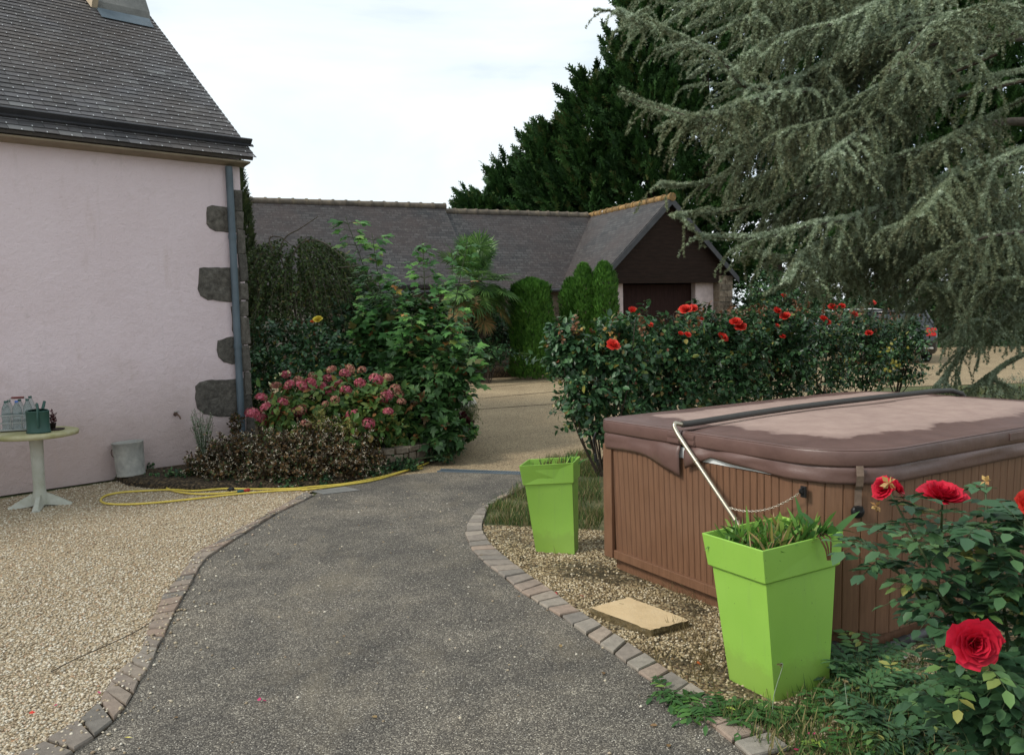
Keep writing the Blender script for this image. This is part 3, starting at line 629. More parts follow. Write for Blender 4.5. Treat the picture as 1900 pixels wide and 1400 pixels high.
# ------------------------------------------------------------------ barn and garage
O0 = Vector((4.4, 23, 0)); E1 = Vector((.916, .402, 0)); E2 = Vector((-.402, .916, 0)); RZ = 4.70
def L(a, b, z=0): return O0+E1*a+E2*b+Z*z
garage = T('garage', 'small garage with dark brown boarded gable and orange lichen on its ridge', 'garage', L(0,2,0))
HW = 2.12; GE = 2.66; P_ = (RZ-GE)/HW
def roofslab(name, l0, l1, w0, w1, rz_, hw, pitch, axis, parent, th=.09, lift=0):
    """two slopes; axis 'b' runs along E2 (garage), 'a' along E1 (barn)"""
    for sg in (-1, 1):
        if axis == 'b': F = lambda l, x, z: L(sg*x, l, z)
        else: F = lambda l, x, z: L(l, w0+sg*x, z)
        V = [F(l0,0,rz_),F(l1,0,rz_),F(l1,hw,rz_-pitch*hw),F(l0,hw,rz_-pitch*hw)]; dn = Z*-th
        me = bpy.data.meshes.new(name); me.from_pydata([tuple(p) for p in V]+[tuple(p+dn) for p in V], [], [(0,1,2,3),(7,6,5,4),(0,4,5,1),(1,5,6,2),(2,6,7,3),(3,7,4,0)])
        me.materials.append(MT['slate_far']); u = me.uv_layers.new(name='UVMap'); sl_ = math.hypot(hw, pitch*hw); uvs = [(l0,0),(l1,0),(l1,sl_),(l0,sl_)]*2
        u.data.foreach_set('uv', [c for lp in me.loops for c in uvs[lp.vertex_index]]); me.update(); o = bpy.data.objects.new(name, me); C.objects.link(o); adopt(o, parent)
        bm = bmesh.new(); bm.from_mesh(me); bmesh.ops.recalc_face_normals(bm, faces=bm.faces); bm.to_mesh(me); bm.free()
roofslab('roof', -.12, 5.0, 0, 0, RZ, HW+.12, P_, 'b', garage)
mb = MB(); mb.prism([L(-HW+.12,.04,2.36),L(HW-.12,.04,2.36),L(HW-.12,.04,GE+.08),L(0,.04,RZ-.14),L(-HW+.12,.04,GE+.08)], E2*.14); mb.build('gable', MT['gable'], garage)
mb = MB()
for sg in (-1,1):
    a_, b_ = L(0,-.13,RZ-.05), L(sg*(HW+.14),-.13,RZ-P_*(HW+.14)-.05); mb.prism([a_+Z*.03, b_+Z*.03, b_-Z*.14, a_-Z*.17], -E2*.03)
mb.build('barge_board', MT['darkzinc'], garage)
def rubble(mb, O, X, Y_, w_, h_, d_, s=.16, z0=0):
    z = z0
    while z < z0+h_-.02:
        hh = min(random.uniform(.6,1.1)*s, z0+h_-z); x = -random.uniform(0, s)
        while x < w_:
            ww = random.uniform(.9,2.3)*s; x0 = max(x,0); x1 = min(x+ww, w_)
            if x1-x0 > .03: mb.box(O+X*((x0+x1)/2)+Z*(z+hh/2)+Y_*(d_/2+random.uniform(-.01,.01)), (x1-x0-.016, d_, hh-.014), (X, Y_, Z), 0, None, .008)
            x += ww
        z += hh
for a0, a1 in ((-2.02,-1.66),(1.68,2.16)):
    mb = MB(); rubble(mb, L(a0,.0), E1, E2, a1-a0, 2.56 if a0 > 0 else 2.6, .38, .17); mb.build('pillar', MT['stone'], garage, bevel=.012)
    mb = MB(); mb.box(L((a0+a1)/2,.20,1.28), (a1-a0-.04,.34,2.5), (E1,E2,Z)); mb.build('pillar_core', MT['mortar'], garage)
for a0, a1 in ((-1.66,-1.33),(1.06,1.68)):
    mb = MB(); mb.box(L((a0+a1)/2,.37,1.19), (a1-a0,.2,2.36), (E1,E2,Z)); mb.build('wall', MT['pinkfar'], garage)
mb = MB(); mb.box(L(-.13,.52,1.17), (2.42,.06,2.33), (E1,E2,Z)); mb.build('door', MT['garagedoor'], garage)
mb = MB()
for a in (-1.95, 1.95): mb.box(L(a,2.7,1.3), (.25,4.6,2.6), (E1,E2,Z))
mb.build('wall', MT['stone'], garage)
def ridge(name, p0, p1, mat, parent, n, r=.10):
    mb = MB(); d = (p1-p0); 
    for i in range(n):
        a_ = p0+d*(i/n); b_ = p0+d*((i+1)/n+.004); mb.tube([a_, b_], [r*.92, r], 10, 0, None, True); mb.tube([b_-d.normalized()*.05, b_+d.normalized()*.01], r*1.16, 10, 0)
    mb.build(name, mat, parent)
ridge('ridge_tiles', L(0,4.4,RZ-.02), L(0,-.15,RZ-.02), MT['ridge_lichen'], garage, 12)
vp = T('vent_pipe', 'short pale metal flue pipe with a cap poking up behind the garage ridge', 'flue pipe', at(1124,402,26.2)); mb = MB(); c0 = at(1124,402,26.2)
mb.lathe(c0, [(.10,-.9),(.10,.13)], 16); mb.build('pipe', MT['galv'], vp); mb = MB(); mb.lathe(c0, [(.12,.10),(.13,.10),(.13,.17),(.09,.19),(0,.20)], 16); mb.build('cap', MT['white'], vp)
barn = T('barn', 'long low stone barn with a mossy dark slate roof behind the garden', 'barn', L(-6,4.3,0))
BR = 4.3; BHW = 2.55; Pb = .93
roofslab('roof', -5.05, 3.0, BR, 0, RZ-.02, BHW, Pb, 'a', barn); roofslab('roof', -16, -5.0, BR, 0, RZ+.12, BHW+.02, Pb, 'a', barn)
ridge('ridge_tiles', L(-5.0,BR,RZ-.03), L(-.2,BR,RZ-.03), MT['ridge'], barn, 14); ridge('ridge_tiles', L(-16,BR,RZ+.11), L(-5.0,BR,RZ+.11), MT['ridge'], barn, 30)
mb = MB(); mb.box(L(-9,BR,1.15), (14,4.5,2.3), (E1,E2,Z)); mb.build('wall', MT['mortar'], barn)
mb = MB(); rubble(mb, L(-9,BR-2.29-.06), E1, E2, 7.0, 2.3, .06, .2); mb.build('stone_facing', MT['stone'], barn, bevel=.01)
mb = MB(); mb.tube([L(-9,BR-BHW-.04,2.24), L(-2.2,BR-BHW-.04,2.24)], .05, 8); mb.build('gutter', MT['darkzinc'], barn)
#PART3
# ------------------------------------------------------------------ hot tub
TA = Vector((.575, 5.36, 0)); TR = Vector((.854, .52, 0)).normalized(); TF = Vector((TR.y, -TR.x, 0)); UL, VL = 2.70, 1.88
RAD = {'A': .09, 'C': .36, 'D': .36, 'B': .36}
def rr(e, k=14, spl=30):
    """rounded rectangle inset by e: list of (u, v) running A -> C -> D -> B"""
    pts = []; mn = VL/2-.01; ee = min(e, mn)
    for key, cu, cv, a0 in (('A', 0, 0, -90), ('C', 0, VL, 180), ('D', UL, VL, 90), ('B', UL, 0, 0)):
        r = max(RAD[key]-ee, .004); su = 1 if cu == 0 else -1; sv = 1 if cv == 0 else -1
        c = (cu+su*(ee+r), cv+sv*(ee+r)); st = {'A': (270, 180), 'C': (180, 90), 'D': (90, 0), 'B': (360, 270)}[key]
        for i in range(k+1):
            t = R(st[0]+(st[1]-st[0])*i/k); pts.append((c[0]+r*math.cos(t), c[1]+r*math.sin(t)))
    o = []
    for i in range(len(pts)):
        a, b = pts[i], pts[(i+1) % len(pts)]; n = spl if math.hypot(a[0]-b[0], a[1]-b[1]) > .3 and (i % (k+1)) == k else (spl if (i % (k+1)) == k else 1)
        for q in range(n): o.append((a[0]+(b[0]-a[0])*q/n, a[1]+(b[1]-a[1])*q/n))
    return o
def H(u, v, z): return TA+TR*u+TF*v+Z*(z+.022*v/VL*min(1, z))
tub = T('hot_tub', 'large brown hot tub with vertical board sides and a closed brown vinyl cover', 'hot tub', H(1.3,.9,0))
mb = MB(); lo = rr(.05); mb.grid([[H(u,v,z) for u, v in lo] for z in (0,.13)], 0, .5, False, True); mb.build('base', MT['tub'], tub)
mb = MB()
def tap_(u, v, z): f = (1-z/.82)*.028; return H(u+(UL/2-u)*f*.6, v+(VL/2-v)*f, z)
b0 = rr(.0075); mb.grid([[tap_(u,v,z) for u, v in b0] for z in (.09,.825)], 0, .0, True, True)
OUT = rr(0, 24, 1); cyc = OUT+[OUT[0]]; Ls = np.concatenate([[0], np.cumsum([math.hypot(cyc[i+1][0]-cyc[i][0], cyc[i+1][1]-cyc[i][1]) for i in range(len(OUT))])])
CU = np.array([p[0] for p in cyc]); CV = np.array([p[1] for p in cyc])
def per(s): s %= Ls[-1]; return np.array([np.interp(s, Ls, CU), np.interp(s, Ls, CV)])
s = 0.0
while s < Ls[-1]-.02:
    uv = per(s+.03); onF = uv[0] < .02 and uv[1] < VL-RAD['C']-.06; bw = .0478 if onF else (.083 if uv[0] < .5 and uv[1] > 1 else .07)
    bw = min(bw, Ls[-1]-s); g = .0011
    q = [per(s+g), per(s+g+.004), per(s+bw/2), per(s+bw-g-.004), per(s+bw-g)]; 
    ds = per(s+bw*.7)-per(s+bw*.3); nn_ = np.array([ds[1], -ds[0]]); nn_ /= np.linalg.norm(nn_); c_ = np.array([UL/2, VL/2])
    if nn_ @ (q[2]-c_) < 0: nn_ = -nn_
    rows = []
    for z_ in (.085, .09, .822, .826):
        off = [-.0045, 0, 0, 0, -.0045]; rows.append([tap_(*(p+nn_*(o_ if .087 < z_ < .824 else -.006)), z_) for p, o_ in zip(q, off)])
    mb.grid(rows, 0, random.random(), False); s += bw
cab = mb.build('cabinet', MT['tub'], tub)
mb = MB(); mb.box((tap_(-.012,.02,.1)+tap_(-.012,.10,.82))/2, (.024,.085,.74), (TR,TF,Z)); mb.box((tap_(-.006,.0,.115)+tap_(-.006,1.46,.115))/2, (.030,1.44,.055), (TR,TF,Z)); mb.box((tap_(.0,.985,.115)+tap_(.0,1.0,.115))/2-Z*.0, (.012,.9,.05), (TR,TF,Z))
mb.build('corner_post', MT['tub'], tub, bevel=.003)
mb = MB(); lo = rr(.0); mb.grid([[H(u,v,z) for u, v in lo] for z in (.828,.89)], 0, .5, True, True); mb.build('shell_rim', MT['white'], tub)
VF = .775; ZT = .985
def cover_half(sgn):
    mb = MB(); rings = [(-.012,.906),(-.021,.909),(-.024,.917),(-.026,.945),(-.0245,.972),(-.022,.980),(-.016,.986),(-.006,.9885),(.008,.9875),(.03,.988),(.06,.992),(.12,.998),(.2,1.004),(.3,1.010),(.45,1.016),(.6,1.020),(.75,1.022),(.92,1.022)]
    rows = []; rv = []
    for e_, z_ in rings:
        row = []
        for u, v in rr(e_):
            lim = VF+sgn*.005; vv = max(v, lim) if sgn > 0 else min(v, lim)
            zz = z_-(.012*math.exp(-((vv-VF)/.05)**2) if e_ > 0 else 0)-.010*math.exp(-(((u-1.9)/.8)**2+((vv-1.9)/.25)**2))*(e_ > -.02)
            zz += .004*math.sin(u*5+vv*3)*min(1, max(0,e_)*6)
            row.append(H(u, vv, zz)); rv.append(min(e_ if e_ > 0 else 0, .5) if True else 0)
        rows.append(row)
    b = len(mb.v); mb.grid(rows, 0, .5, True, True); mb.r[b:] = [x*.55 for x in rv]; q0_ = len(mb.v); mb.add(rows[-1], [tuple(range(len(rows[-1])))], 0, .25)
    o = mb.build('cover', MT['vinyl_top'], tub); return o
c1 = cover_half(-1); c2 = cover_half(1)
for sg, co in ((-1, c1), (1, c2)):       # stitched piping along the top edge
    mb = MB(); lp = [(u, v) for u, v in rr(-.019) if (v < VF-.012 if sg < 0 else v > VF+.012)]
    k0 = max(range(len(lp)), key=lambda i: math.hypot(lp[i][0]-lp[i-1][0], lp[i][1]-lp[i-1][1])); lp = lp[k0:]+lp[:k0]
    mb.tube([H(u,v,.9845+.004*math.sin(u*5+v*3)*0) for u, v in lp], .0032, 5); mb.build('piping', MT['vinyl'], co)
# skirt of the cover, hanging in loose folds
def skirt_prof(u, v):
    onL = u < .03; zb = .825-.018*(1-v/VL) if onL else .825
    bul = .003+.005*math.sin(u*5+v*7)**2+(.004*math.sin(v*17+1) if onL else 0)
    if onL:
        if v < VF: 
            zb = .800+.012*math.sin(max(0,min(1,(v-.05)/.5))*math.pi); 
            if v > .42: zb -= .085*((v-.42)/(VF-.42))**1.3
            bul += .022*math.exp(-((v-.62)/.09)**2)
        else:
            d_ = v-VF; zb = .762+.100*min(1,d_/.22)-.034*min(1,max(0,(d_-.22)/.5)); bul += .026*math.exp(-((d_-.10)/.08)**2)+.012*math.exp(-((d_-.42)/.12)**2)
    return zb, bul
mb = MB(); base_ = rr(0, 14, 60); rows = []
def seg(pts_):
    rows = []
    for f in (0,.12,.3,.5,.7,.85,1.0):
        row = []
        for u, v in pts_:
            zb, bul = skirt_prof(u, v); zt = .918; c_ = Vector((u-UL/2, v-VL/2)); 
            # outward normal of the rounded rectangle, from its nearest side
            dx = min(1, max(-1, (u-UL/2)/(UL/2-.36))); dy = min(1, max(-1, (v-VL/2)/(VL/2-.36)))
            n_ = Vector((dx if abs(dx) >= 1 or abs(u-UL/2) > UL/2-.36 else 0, dy if abs(v-VL/2) > VL/2-.36 else 0))
            pu = max(0, abs(u-UL/2)-(UL/2-.36)); pv = max(0, abs(v-VL/2)-(VL/2-.36)); n_ = Vector((math.copysign(pu, u-UL/2), math.copysign(pv, v-VL/2)))
            if v < .4 and u < .05: n_ = Vector((-1, -.2 if v < .03 else 0))
            if n_.length < 1e-6: n_ = c_
            n_.normalize(); off = .006+bul*math.sin(f*math.pi*.85)*1.25+.006*f-.02*(f < .05)
            fold = .010*math.exp(-((f-.30)/.14)**2)*math.sin(v*11+u*6)
            row.append(H(u+n_.x*(off+fold), v+n_.y*(off+fold), zt+(zb-zt)*f))
        rows.append(row)
    return rows
L1 = [p for p in base_ if p[0] < .0001 and p[1] < VF-.01]; i0 = base_.index(L1[-1]) if L1 else 0
# open loop starting just after the fold on the left side, going round to just before it
idx = [i for i, p in enumerate(base_) if p[0] < 1e-6 and p[1] > VF+.012][0]; loop_ = base_[idx:]+base_[:idx]
loop_ = [p for p in loop_ if not (p[0] < 1e-6 and VF-.012 < p[1] < VF+.012)]
mb.grid(seg(loop_), 0, .1, True); sk = mb.build('cover_skirt', MT['vinyl'], tub); so = sk.modifiers.new('t', 'SOLIDIFY'); so.thickness = .003
# seam patches at the fold, strap with latch, eye plate, chain
for v0, v1 in ((VF-.115,VF-.012),(VF+.012,VF+.11)):
    mb = MB(); mb.box((H(-.027,v0,.942)+H(-.027,v1,.942))/2, (.006,v1-v0,.062), (TR,TF,Z))
    for z_ in (.925,.957): mb.box((H(-.031,v0+.004,z_)+H(-.031,v1-.004,z_))/2, (.006,v1-v0-.008,.018), (TR,TF,Z))
    mb.build('hinge_patch', MT['vinyl'], tub, bevel=.002)
mb = MB(); mb.box(H(1.35,VL+.028,.945), (.16,.006,.04), (TR,TF,Z)); mb.build('hinge_patch', MT['vinyl'], tub, bevel=.002)
pc = per(Ls[-1]*0); 
def cornerp(a, r_, z_): return H(.36+r_*math.cos(R(a)), VL-.36+r_*math.sin(R(a)), z_)
mb = MB(); dA = (cornerp(120,.4,.9)-cornerp(136,.4,.9)).normalized(); rad_ = (cornerp(128,.4,.9)-cornerp(128,.3,.9)).normalized(); cs = cornerp(128,.388,.89)
st = [cornerp(128,.392,.915), cornerp(128,.405,.87), cornerp(128,.392,.82), cornerp(128,.375,.80), cornerp(128,.372,.745), cornerp(128,.372,.71)]
mb.grid([[p-dA*.017, p+dA*.017] for p in st], 0, .5, False); mb.build('strap', MT['webbing'], tub)
mb = MB(); lc = cornerp(128,.368,.695); mb.lathe(lc, [(0,.016),(.024,.016),(.030,.008),(.032,0)], 20, 0, .5, (dA, Z, rad_)); mb.box(lc+Z*.02+rad_*.01, (.036,.03,.018), (dA, rad_, Z)); mb.tube([lc+rad_*.018-dA*.012, lc+rad_*.018+dA*.012], .005, 6); mb.build('latch', MT['black'], tub)
PU = TA-TR*.015
ep = onplane(1491, 912, PU, TR); mb = MB(); mb.box(ep, (.012,.030,.055), (TR,TF,Z)); mb.tube([ep-TR*.01-Z*.01, ep-TR*.028, ep-TR*.03+Z*.012, ep-TR*.01+Z*.02], .005, 6); mb.build('eye_plate', MT['black'], tub, bevel=.002)
PB = TA-TR*.07
lp0 = onplane(1372, 975, PB, TR); lp1 = onplane(1258, 805, PB, TR); dl = (lp0-lp1); low = lp1+dl*((lp1.z-.12)/(lp1.z-lp0.z))
top0 = H(.10, VF, ZT+.040); top1 = H(UL-.10, VF+.0, ZT+.055); barp = crom([low, lp1+dl*.5, lp1+Z*.0, lp1-dl*.08+Z*.02+TR*.012, H(-.02,VF-.0,ZT+.035)+Z*.005, top0, H(.5,VF,ZT+.052)], 8)
mb = MB(); mb.tube(barp[:-16], .0125, 12); mb.tube([low-dl*.0, low+TR*.07+Z*.0], .014, 10)
mb.tube([lp1+dl*.93, lp1+dl*.945], .0165, 12); mb.tube([lp1+dl*.30, lp1+dl*.315], .0155, 12); lift = mb.build('cover_lifter', MT['steel'], tub)
mb = MB(); fo = [tuple(p) for p in barp[-17:]]+[tuple(H(u,VF,ZT+.052+.01*math.sin(u))) for u in (.9,1.4,1.9,2.4)]+[tuple(H(UL-.08,VF,ZT+.05)), tuple(H(UL+.03,VF+.02,ZT+.02)), tuple(H(UL+.09,VF+.05,ZT-.08))]
mb.tube(crom(fo[::3]+fo[-6:], 4) if False else fo, .0185, 14); mb.build('foam_sleeve', MT['foam'], lift)
mb = MB(); mb.tube([H(UL+.09,VF+.05,ZT-.07), H(UL+.13,VF+.5,.2)], .0125, 10); mb.build('lifter_arm', MT['steel'], lift)
c0 = lp1+dl*.80; c1_ = ep-TR*.025; mb = MB(); N_ = 34
for i in range(N_):
    f = (i+.5)/N_; p = c0.lerp(c1_, f)-Z*(.055*4*f*(1-f)); f2 = f+.02; p2 = c0.lerp(c1_, f2)-Z*(.055*4*f2*(1-f2)); d = (p2-p).normalized(); s1 = d.cross(Z).normalized(); s2 = d.cross(s1)
    a_ = s1 if i % 2 else s2; ln = (c1_-c0).length/N_*.72
    mb.tube([p+d*(ln*math.cos(t))+a_*(.0045*math.sin(t)) for t in [2*math.pi*k/8 for k in range(9)]], .0016, 4, 0, None, False)
mb.build('chain', MT['chainm'], lift)
# buckles dangling at the far left corner
mb = MB(); q = H(-.03,-.02,.90); mb.tube([q, q-TR*.025-Z*.05, q-TR*.01-Z*.10, q-TR*.005-Z*.13], .006, 6); mb.box(q-Z*.17-TR*.01, (.015,.02,.05)); mb.tube([q-Z*.13-TR*.005, q-Z*.19], .006, 6); mb.box(q-Z*.20+TR*.01, (.012,.016,.04)); mb.build('strap', MT['black'], tub)
gh = T('drain_hose', 'grey corrugated drain hose lying along the bottom of the hot tub', 'hose', onz(1640,1205)); P = crom([tuple(onz(a,b,z_)) for a, b, z_ in ((1500,1165,.04),(1540,1185,.03),(1562,1210,.024),(1600,1214,.024),(1660,1196,.03),(1730,1168,.05),(1800,1150,.06))], 24); mb = MB()
mb.tube(P, [.021+.0025*(i % 2) for i in range(len(P))], 12); mb.build('hose', MT['hosegrey'], gh); mb = MB(); mb.tube([P[98]+np.array([0,0,.001]), P[104]+np.array([0,0,.001])], .026, 12); mb.build('coupling', MT['rubber'], gh)
# ------------------------------------------------------------------ planters
def planter(label, top, bot, zt, soil):
    cx = sum(top, Vector())/4
    pl = T('planter', label, 'planter', (sum(bot, Vector())/4)); n = 4
    mb = MB(); f = .215
    def lerpq(t, sh): 
        q = [top[i].lerp(bot[i], t) for i in range(4)]; c = sum(q, Vector())/4; return [c+(p-c)*(1-sh) for p in q]
    qs = [lerpq(.19+.81*i/10, .075*(1-i/10)) for i in range(11)]
    for e_ in range(4): mb.grid([[q[e_].lerp(q[(e_+1)%4], k/6) for k in range(7)] for q in qs], 0, .5, True)
    b_ = lerpq(1,0); mb.add(b_, [(0,1,2,3)]); mb.build('body', MT['green'], pl)
    mb = MB(); o1, o2, i1, i2 = lerpq(0,0), lerpq(f,-.0), lerpq(0,.045), lerpq(f,.07); i3 = lerpq(f+.02,.10)
    mb.grid([i3, o2, o1, i1, i3], 0, .5, False, True); mb.build('rim_band', MT['green'], pl, bevel=.003)
    mb = MB(); so_ = lerpq(soil,.055); mb.add(so_, [(0,1,2,3)]); o = mb.build('soil', MT['soil'], pl); return pl, so_
zt2 = .665; a_, b_, c_ = onz(1302,988,zt2), onz(1415,1022,zt2), onz(1565,985,zt2); top2 = [a_, b_, c_, a_+c_-b_]
a_, b_, c_ = onz(1354,1262), onz(1438,1304), onz(1537,1274); bot2 = [a_, b_, c_, a_+c_-b_]
pl2, soil2 = planter('tall lime green planter in front of the hot tub, nearest the camera', top2, bot2, zt2, .07)
zt1 = .64; a_, b_, c_ = onz(963,864,zt1), onz(1064,858,zt1), onz(1077,846,zt1); top1_ = [a_, b_, c_, a_+c_-b_]
a_, b_, c_ = onz(995,1025), onz(1066,1029), onz(1073,1020); bot1 = [a_, b_, c_, a_+c_-b_]
pl1, soil1 = planter('tall lime green planter at the far left corner of the hot tub, beside the grass', top1_, bot1, zt1, .10)
# slab
sl = T('stone_slab', 'pale yellow sandstone slab lying on the gravel between kerb and tub', 'slab', onz(1190,1140))
t_ = [onz(x, y, .046) for x, y in ((1097,1127),(1166,1107),(1279,1150),(1207,1168))]
def rough_edge(q, k=14, j=.006):
    o = []
    for i in range(4):
        for s_ in range(k): o.append(q[i].lerp(q[(i+1)%4], s_/k)+Vector((random.uniform(-j,j),random.uniform(-j,j),random.uniform(-.002,.002))))
    return o
te = rough_edge(t_, j=.004); cc = sum(te, Vector())/len(te); mb = MB(); mid = [p+(p-cc)*random.uniform(-.02,.03)-Z*.022 for p in te]; bo = [cc+(p-cc)*random.uniform(.95,1.02)-Z*.05 for p in te]; n = len(te)
mb.add(te, [tuple(range(n))], 0, .5); mb.build('top_face', MT['slab'], sl); mb = MB(); mb.grid([te, mid, bo], 0, .5, False, True); mb.build('broken_edge', MT['slabside'], sl)
# ------------------------------------------------------------------ table and what stands on it
tb = at(74, 918, 7.55); tb.z = 0; TZ = .70
tab = T('garden_table', 'round stained white resin pedestal table by the pink wall', 'table', tb)
mb = MB(); mb.lathe(tb, [(0,TZ),(.33,TZ),(.352,TZ-.006),(.356,TZ-.02),(.350,TZ-.042),(.335,TZ-.045),(.325,TZ-.03),(.12,TZ-.032)], 64); mb.build('table_top', MT['tabletop'], tab)
mb = MB(); mb.lathe(tb, [(.15,TZ-.035),(.09,TZ-.06),(.058,TZ-.09),(.052,TZ-.3),(.050,.20),(.056,.13),(.07,.10),(.075,.02)], 28); mb.build('column', MT['tableleg'], tab)
for k in range(4):
    a = R(20+90*k); d = Vector((math.cos(a), math.sin(a), 0)); s_ = Vector((-d.y, d.x, 0)); mb = MB(); rows = []
    for r_, w_, h0, h1 in ((.03,.04,.02,.135),(.10,.036,.01,.105),(.18,.034,.0,.060),(.235,.036,.0,.026),(.26,.028,.0,.014)):
        rows.append([tb+d*r_+s_*w_+Z*h0, tb+d*r_+s_*w_*.55+Z*h1, tb+d*r_-s_*w_*.55+Z*h1, tb+d*r_-s_*w_+Z*h0])
    mb.grid(rows, 0, .5, False); mb.add(rows[-1], [(0,1,2,3)]); mb.build('foot', MT['tableleg'], tab, bevel=.006)
# bottle carrier
cc0 = at(37, 796, 7.62); cc0.z = TZ+.004; bx, by = Vector((.97,.25,0)), Vector((-.25,.97,0))
car = T('bottle_carrier', 'grey wire bottle carrier with a red-brown grip on the table', 'bottle carrier', cc0); mb = MB()
hw_, hd_ = .135, .092
for zz in (.012,.075,.145):
    mb.tube([cc0+bx*a*hw_+by*b*hd_+Z*zz for a, b in ((-1,-1),(1,-1),(1,1),(-1,1),(-1,-1))], .005 if zz > .02 else .008, 6)
for i in range(4):
    for b in (-1,1): mb.tube([cc0+bx*(-1+2*i/3)*hw_+by*b*hd_+Z*q for q in (.01,.145)], .004, 6)
mb.tube([cc0-bx*hw_+Z*.01, cc0-bx*hw_+Z*.15, cc0-bx*.06+Z*.30, cc0+bx*.06+Z*.30, cc0+bx*hw_+Z*.15, cc0+bx*hw_+Z*.01], .004, 6); mb.build('frame', simple('grey_wire', (.30,.31,.29), .5), car)
mb = MB(); mb.tube([cc0-bx*.052+Z*.30, cc0+bx*.052+Z*.30], .010, 8); mb.build('grip', simple('grip', (.14,.035,.03), .5), car)
mb = MB(); mb.box(cc0+Z*.003, (.28,.19,.006), (bx,by,Z)); mb.build('tray', MT['potm'], car)
bl = ['clear plastic bottle, front left one in the wire carrier', 'clear plastic bottle, front middle one in the wire carrier', 'clear plastic bottle, front right one in the wire carrier behind the watering can',
      'clear plastic bottle, back left one in the wire carrier', 'clear plastic bottle, back middle one in the wire carrier', 'tall clear bottle with dark cap, back right one in the wire carrier']
for k in range(6):
    i, j = k % 3, k//3; p = cc0+bx*(i-1)*.089+by*(j-.5)*.09+Z*.008; h = .272+(.02 if k == 5 else random.uniform(-.01,.005))
    bt = T('plastic_bottle', bl[k], 'bottle', p, 'bottles in the wire carrier'); mb = MB(); mb.lathe(p, [(.001,.0),(.036,.002),(.040,.012),(.040,h*.3),(.036,h*.36),(.040,h*.42),(.040,h*.62),(.034,h*.78),(.018,h*.92),(.013,h*.95),(.013,h)], 16); mb.build('body', MT['bottle'], bt)
    mb = MB(); mb.lathe(p, [(.015,h-.012),(.015,h+.006),(0,h+.006)], 10); mb.build('cap', MT['canm'] if k != 1 else simple('cap_blue', (.05,.12,.35)), bt)
# watering can
wc = at(72, 803, 7.42); wc.z = TZ; can = T('watering_can', 'dark green plastic watering can on the round table', 'watering can', wc); mb = MB()
mb.lathe(wc, [(0,.002),(.104,.002),(.108,.012),(.100,.02),(.098,.10),(.100,.19),(.104,.196),(.100,.202),(.094,.19)], 32, 0, .5, None, 1, .72)
rim = [(math.cos(t), math.sin(t)*.72) for t in [math.pi*(.35+1.3*k/12)-math.pi*.5+math.pi*.15 for k in range(13)]]
mb.grid([[wc+Vector((c*.100, s_*.100, .196)) for c, s_ in rim], [wc+Vector((c*.085, s_*.085, .212)) for c, s_ in rim], [wc+Vector((c*.05, s_*.05+.01, .214)) for c, s_ in rim]], 0, .5); mb.build('body', MT['canm'], can)
mb = MB(); mb.tube(crom([wc+Vector((-.02,.06,.19)), wc+Vector((-.02,.03,.245)), wc+Vector((.012,-.02,.262)), wc+Vector((.035,-.055,.235)), wc+Vector((.042,-.077,.15)), wc+Vector((.040,-.074,.06))], 6), .011, 10); mb.build('handle', MT['canm'], can)
mb = MB(); mb.tube([wc+Vector((-.03,.06,.04)), wc+Vector((-.05,.16,.17)), wc+Vector((-.065,.24,.26))], [.02,.015,.012], 10); mb.build('spout', MT['canm'], can)
pp = at(98, 789, 7.62); pp.z = TZ+.012; pot = T('potted_succulent', 'tiny dark potted plant behind the watering can', 'potted plant', pp)
mb = MB(); mb.lathe(pp, [(0,0),(.020,0),(.030,.05),(.033,.05),(.028,.046),(0,.044)], 14); mb.build('pot', MT['potm'], pot); fb = FB()
for k in range(7):
    P = crom([pp+Vector((0,0,.04)), pp+Vector((random.uniform(-.03,.03), random.uniform(-.03,.03), .09)), pp+Vector((random.uniform(-.045,.045), random.uniform(-.04,.04), random.uniform(.11,.18)))], 5); fb.tube(P, .0022, 4, .2)
    n_ = 9; t = RNG.uniform(.25,1,n_); q = np.array([P[int(x*(len(P)-1))] for x in t]); fb.inst(LEAF4, q, rdir(n_)+[0,0,.3], rdir(n_), .026)
fb.build('leaves', G['maroon'], pot)
sa = T('plant_saucer', 'flat brown saucer on the table under the small plant', 'saucer', at(104, 791, 7.58)); p_ = at(104,791,7.60); p_.z = TZ; mb = MB(); mb.lathe(p_, [(0,.001),(.066,.001),(.074,.012),(.070,.012),(.062,.006),(0,.006)], 24); mb.build('dish', MT['potm'], sa)
# bucket
bk0 = W(wpx(232,880)[0], -.20, .055); bk = T('metal_bucket', 'old galvanised metal bucket leaning by the pink wall', 'bucket', bk0)
tx = (Vector((1,0,.06))).normalized(); tz = Vector((-.07,.02,1)).normalized(); ty = tz.cross(tx); mb = MB()
mb.lathe(bk0, [(0,.005),(.138,.0),(.144,.006),(.141,.02),(.147,.20),(.154,.345),(.160,.352),(.157,.360),(.150,.350),(.134,.012)], 36, 0, .5, (tx,ty,tz)); mb.build('body', MT['galv'], bk)
mb = MB(); q = bk0+tz*.30-tx*.148; mb.tube(crom([q+ty*.03, q-tx*.03-tz*.02, q-tx*.035-tz*.07, q-tx*.0-tz*.11], 5), .004, 6); mb.build('handle', simple('rusty_wire', (.10,.06,.04), .8), bk)
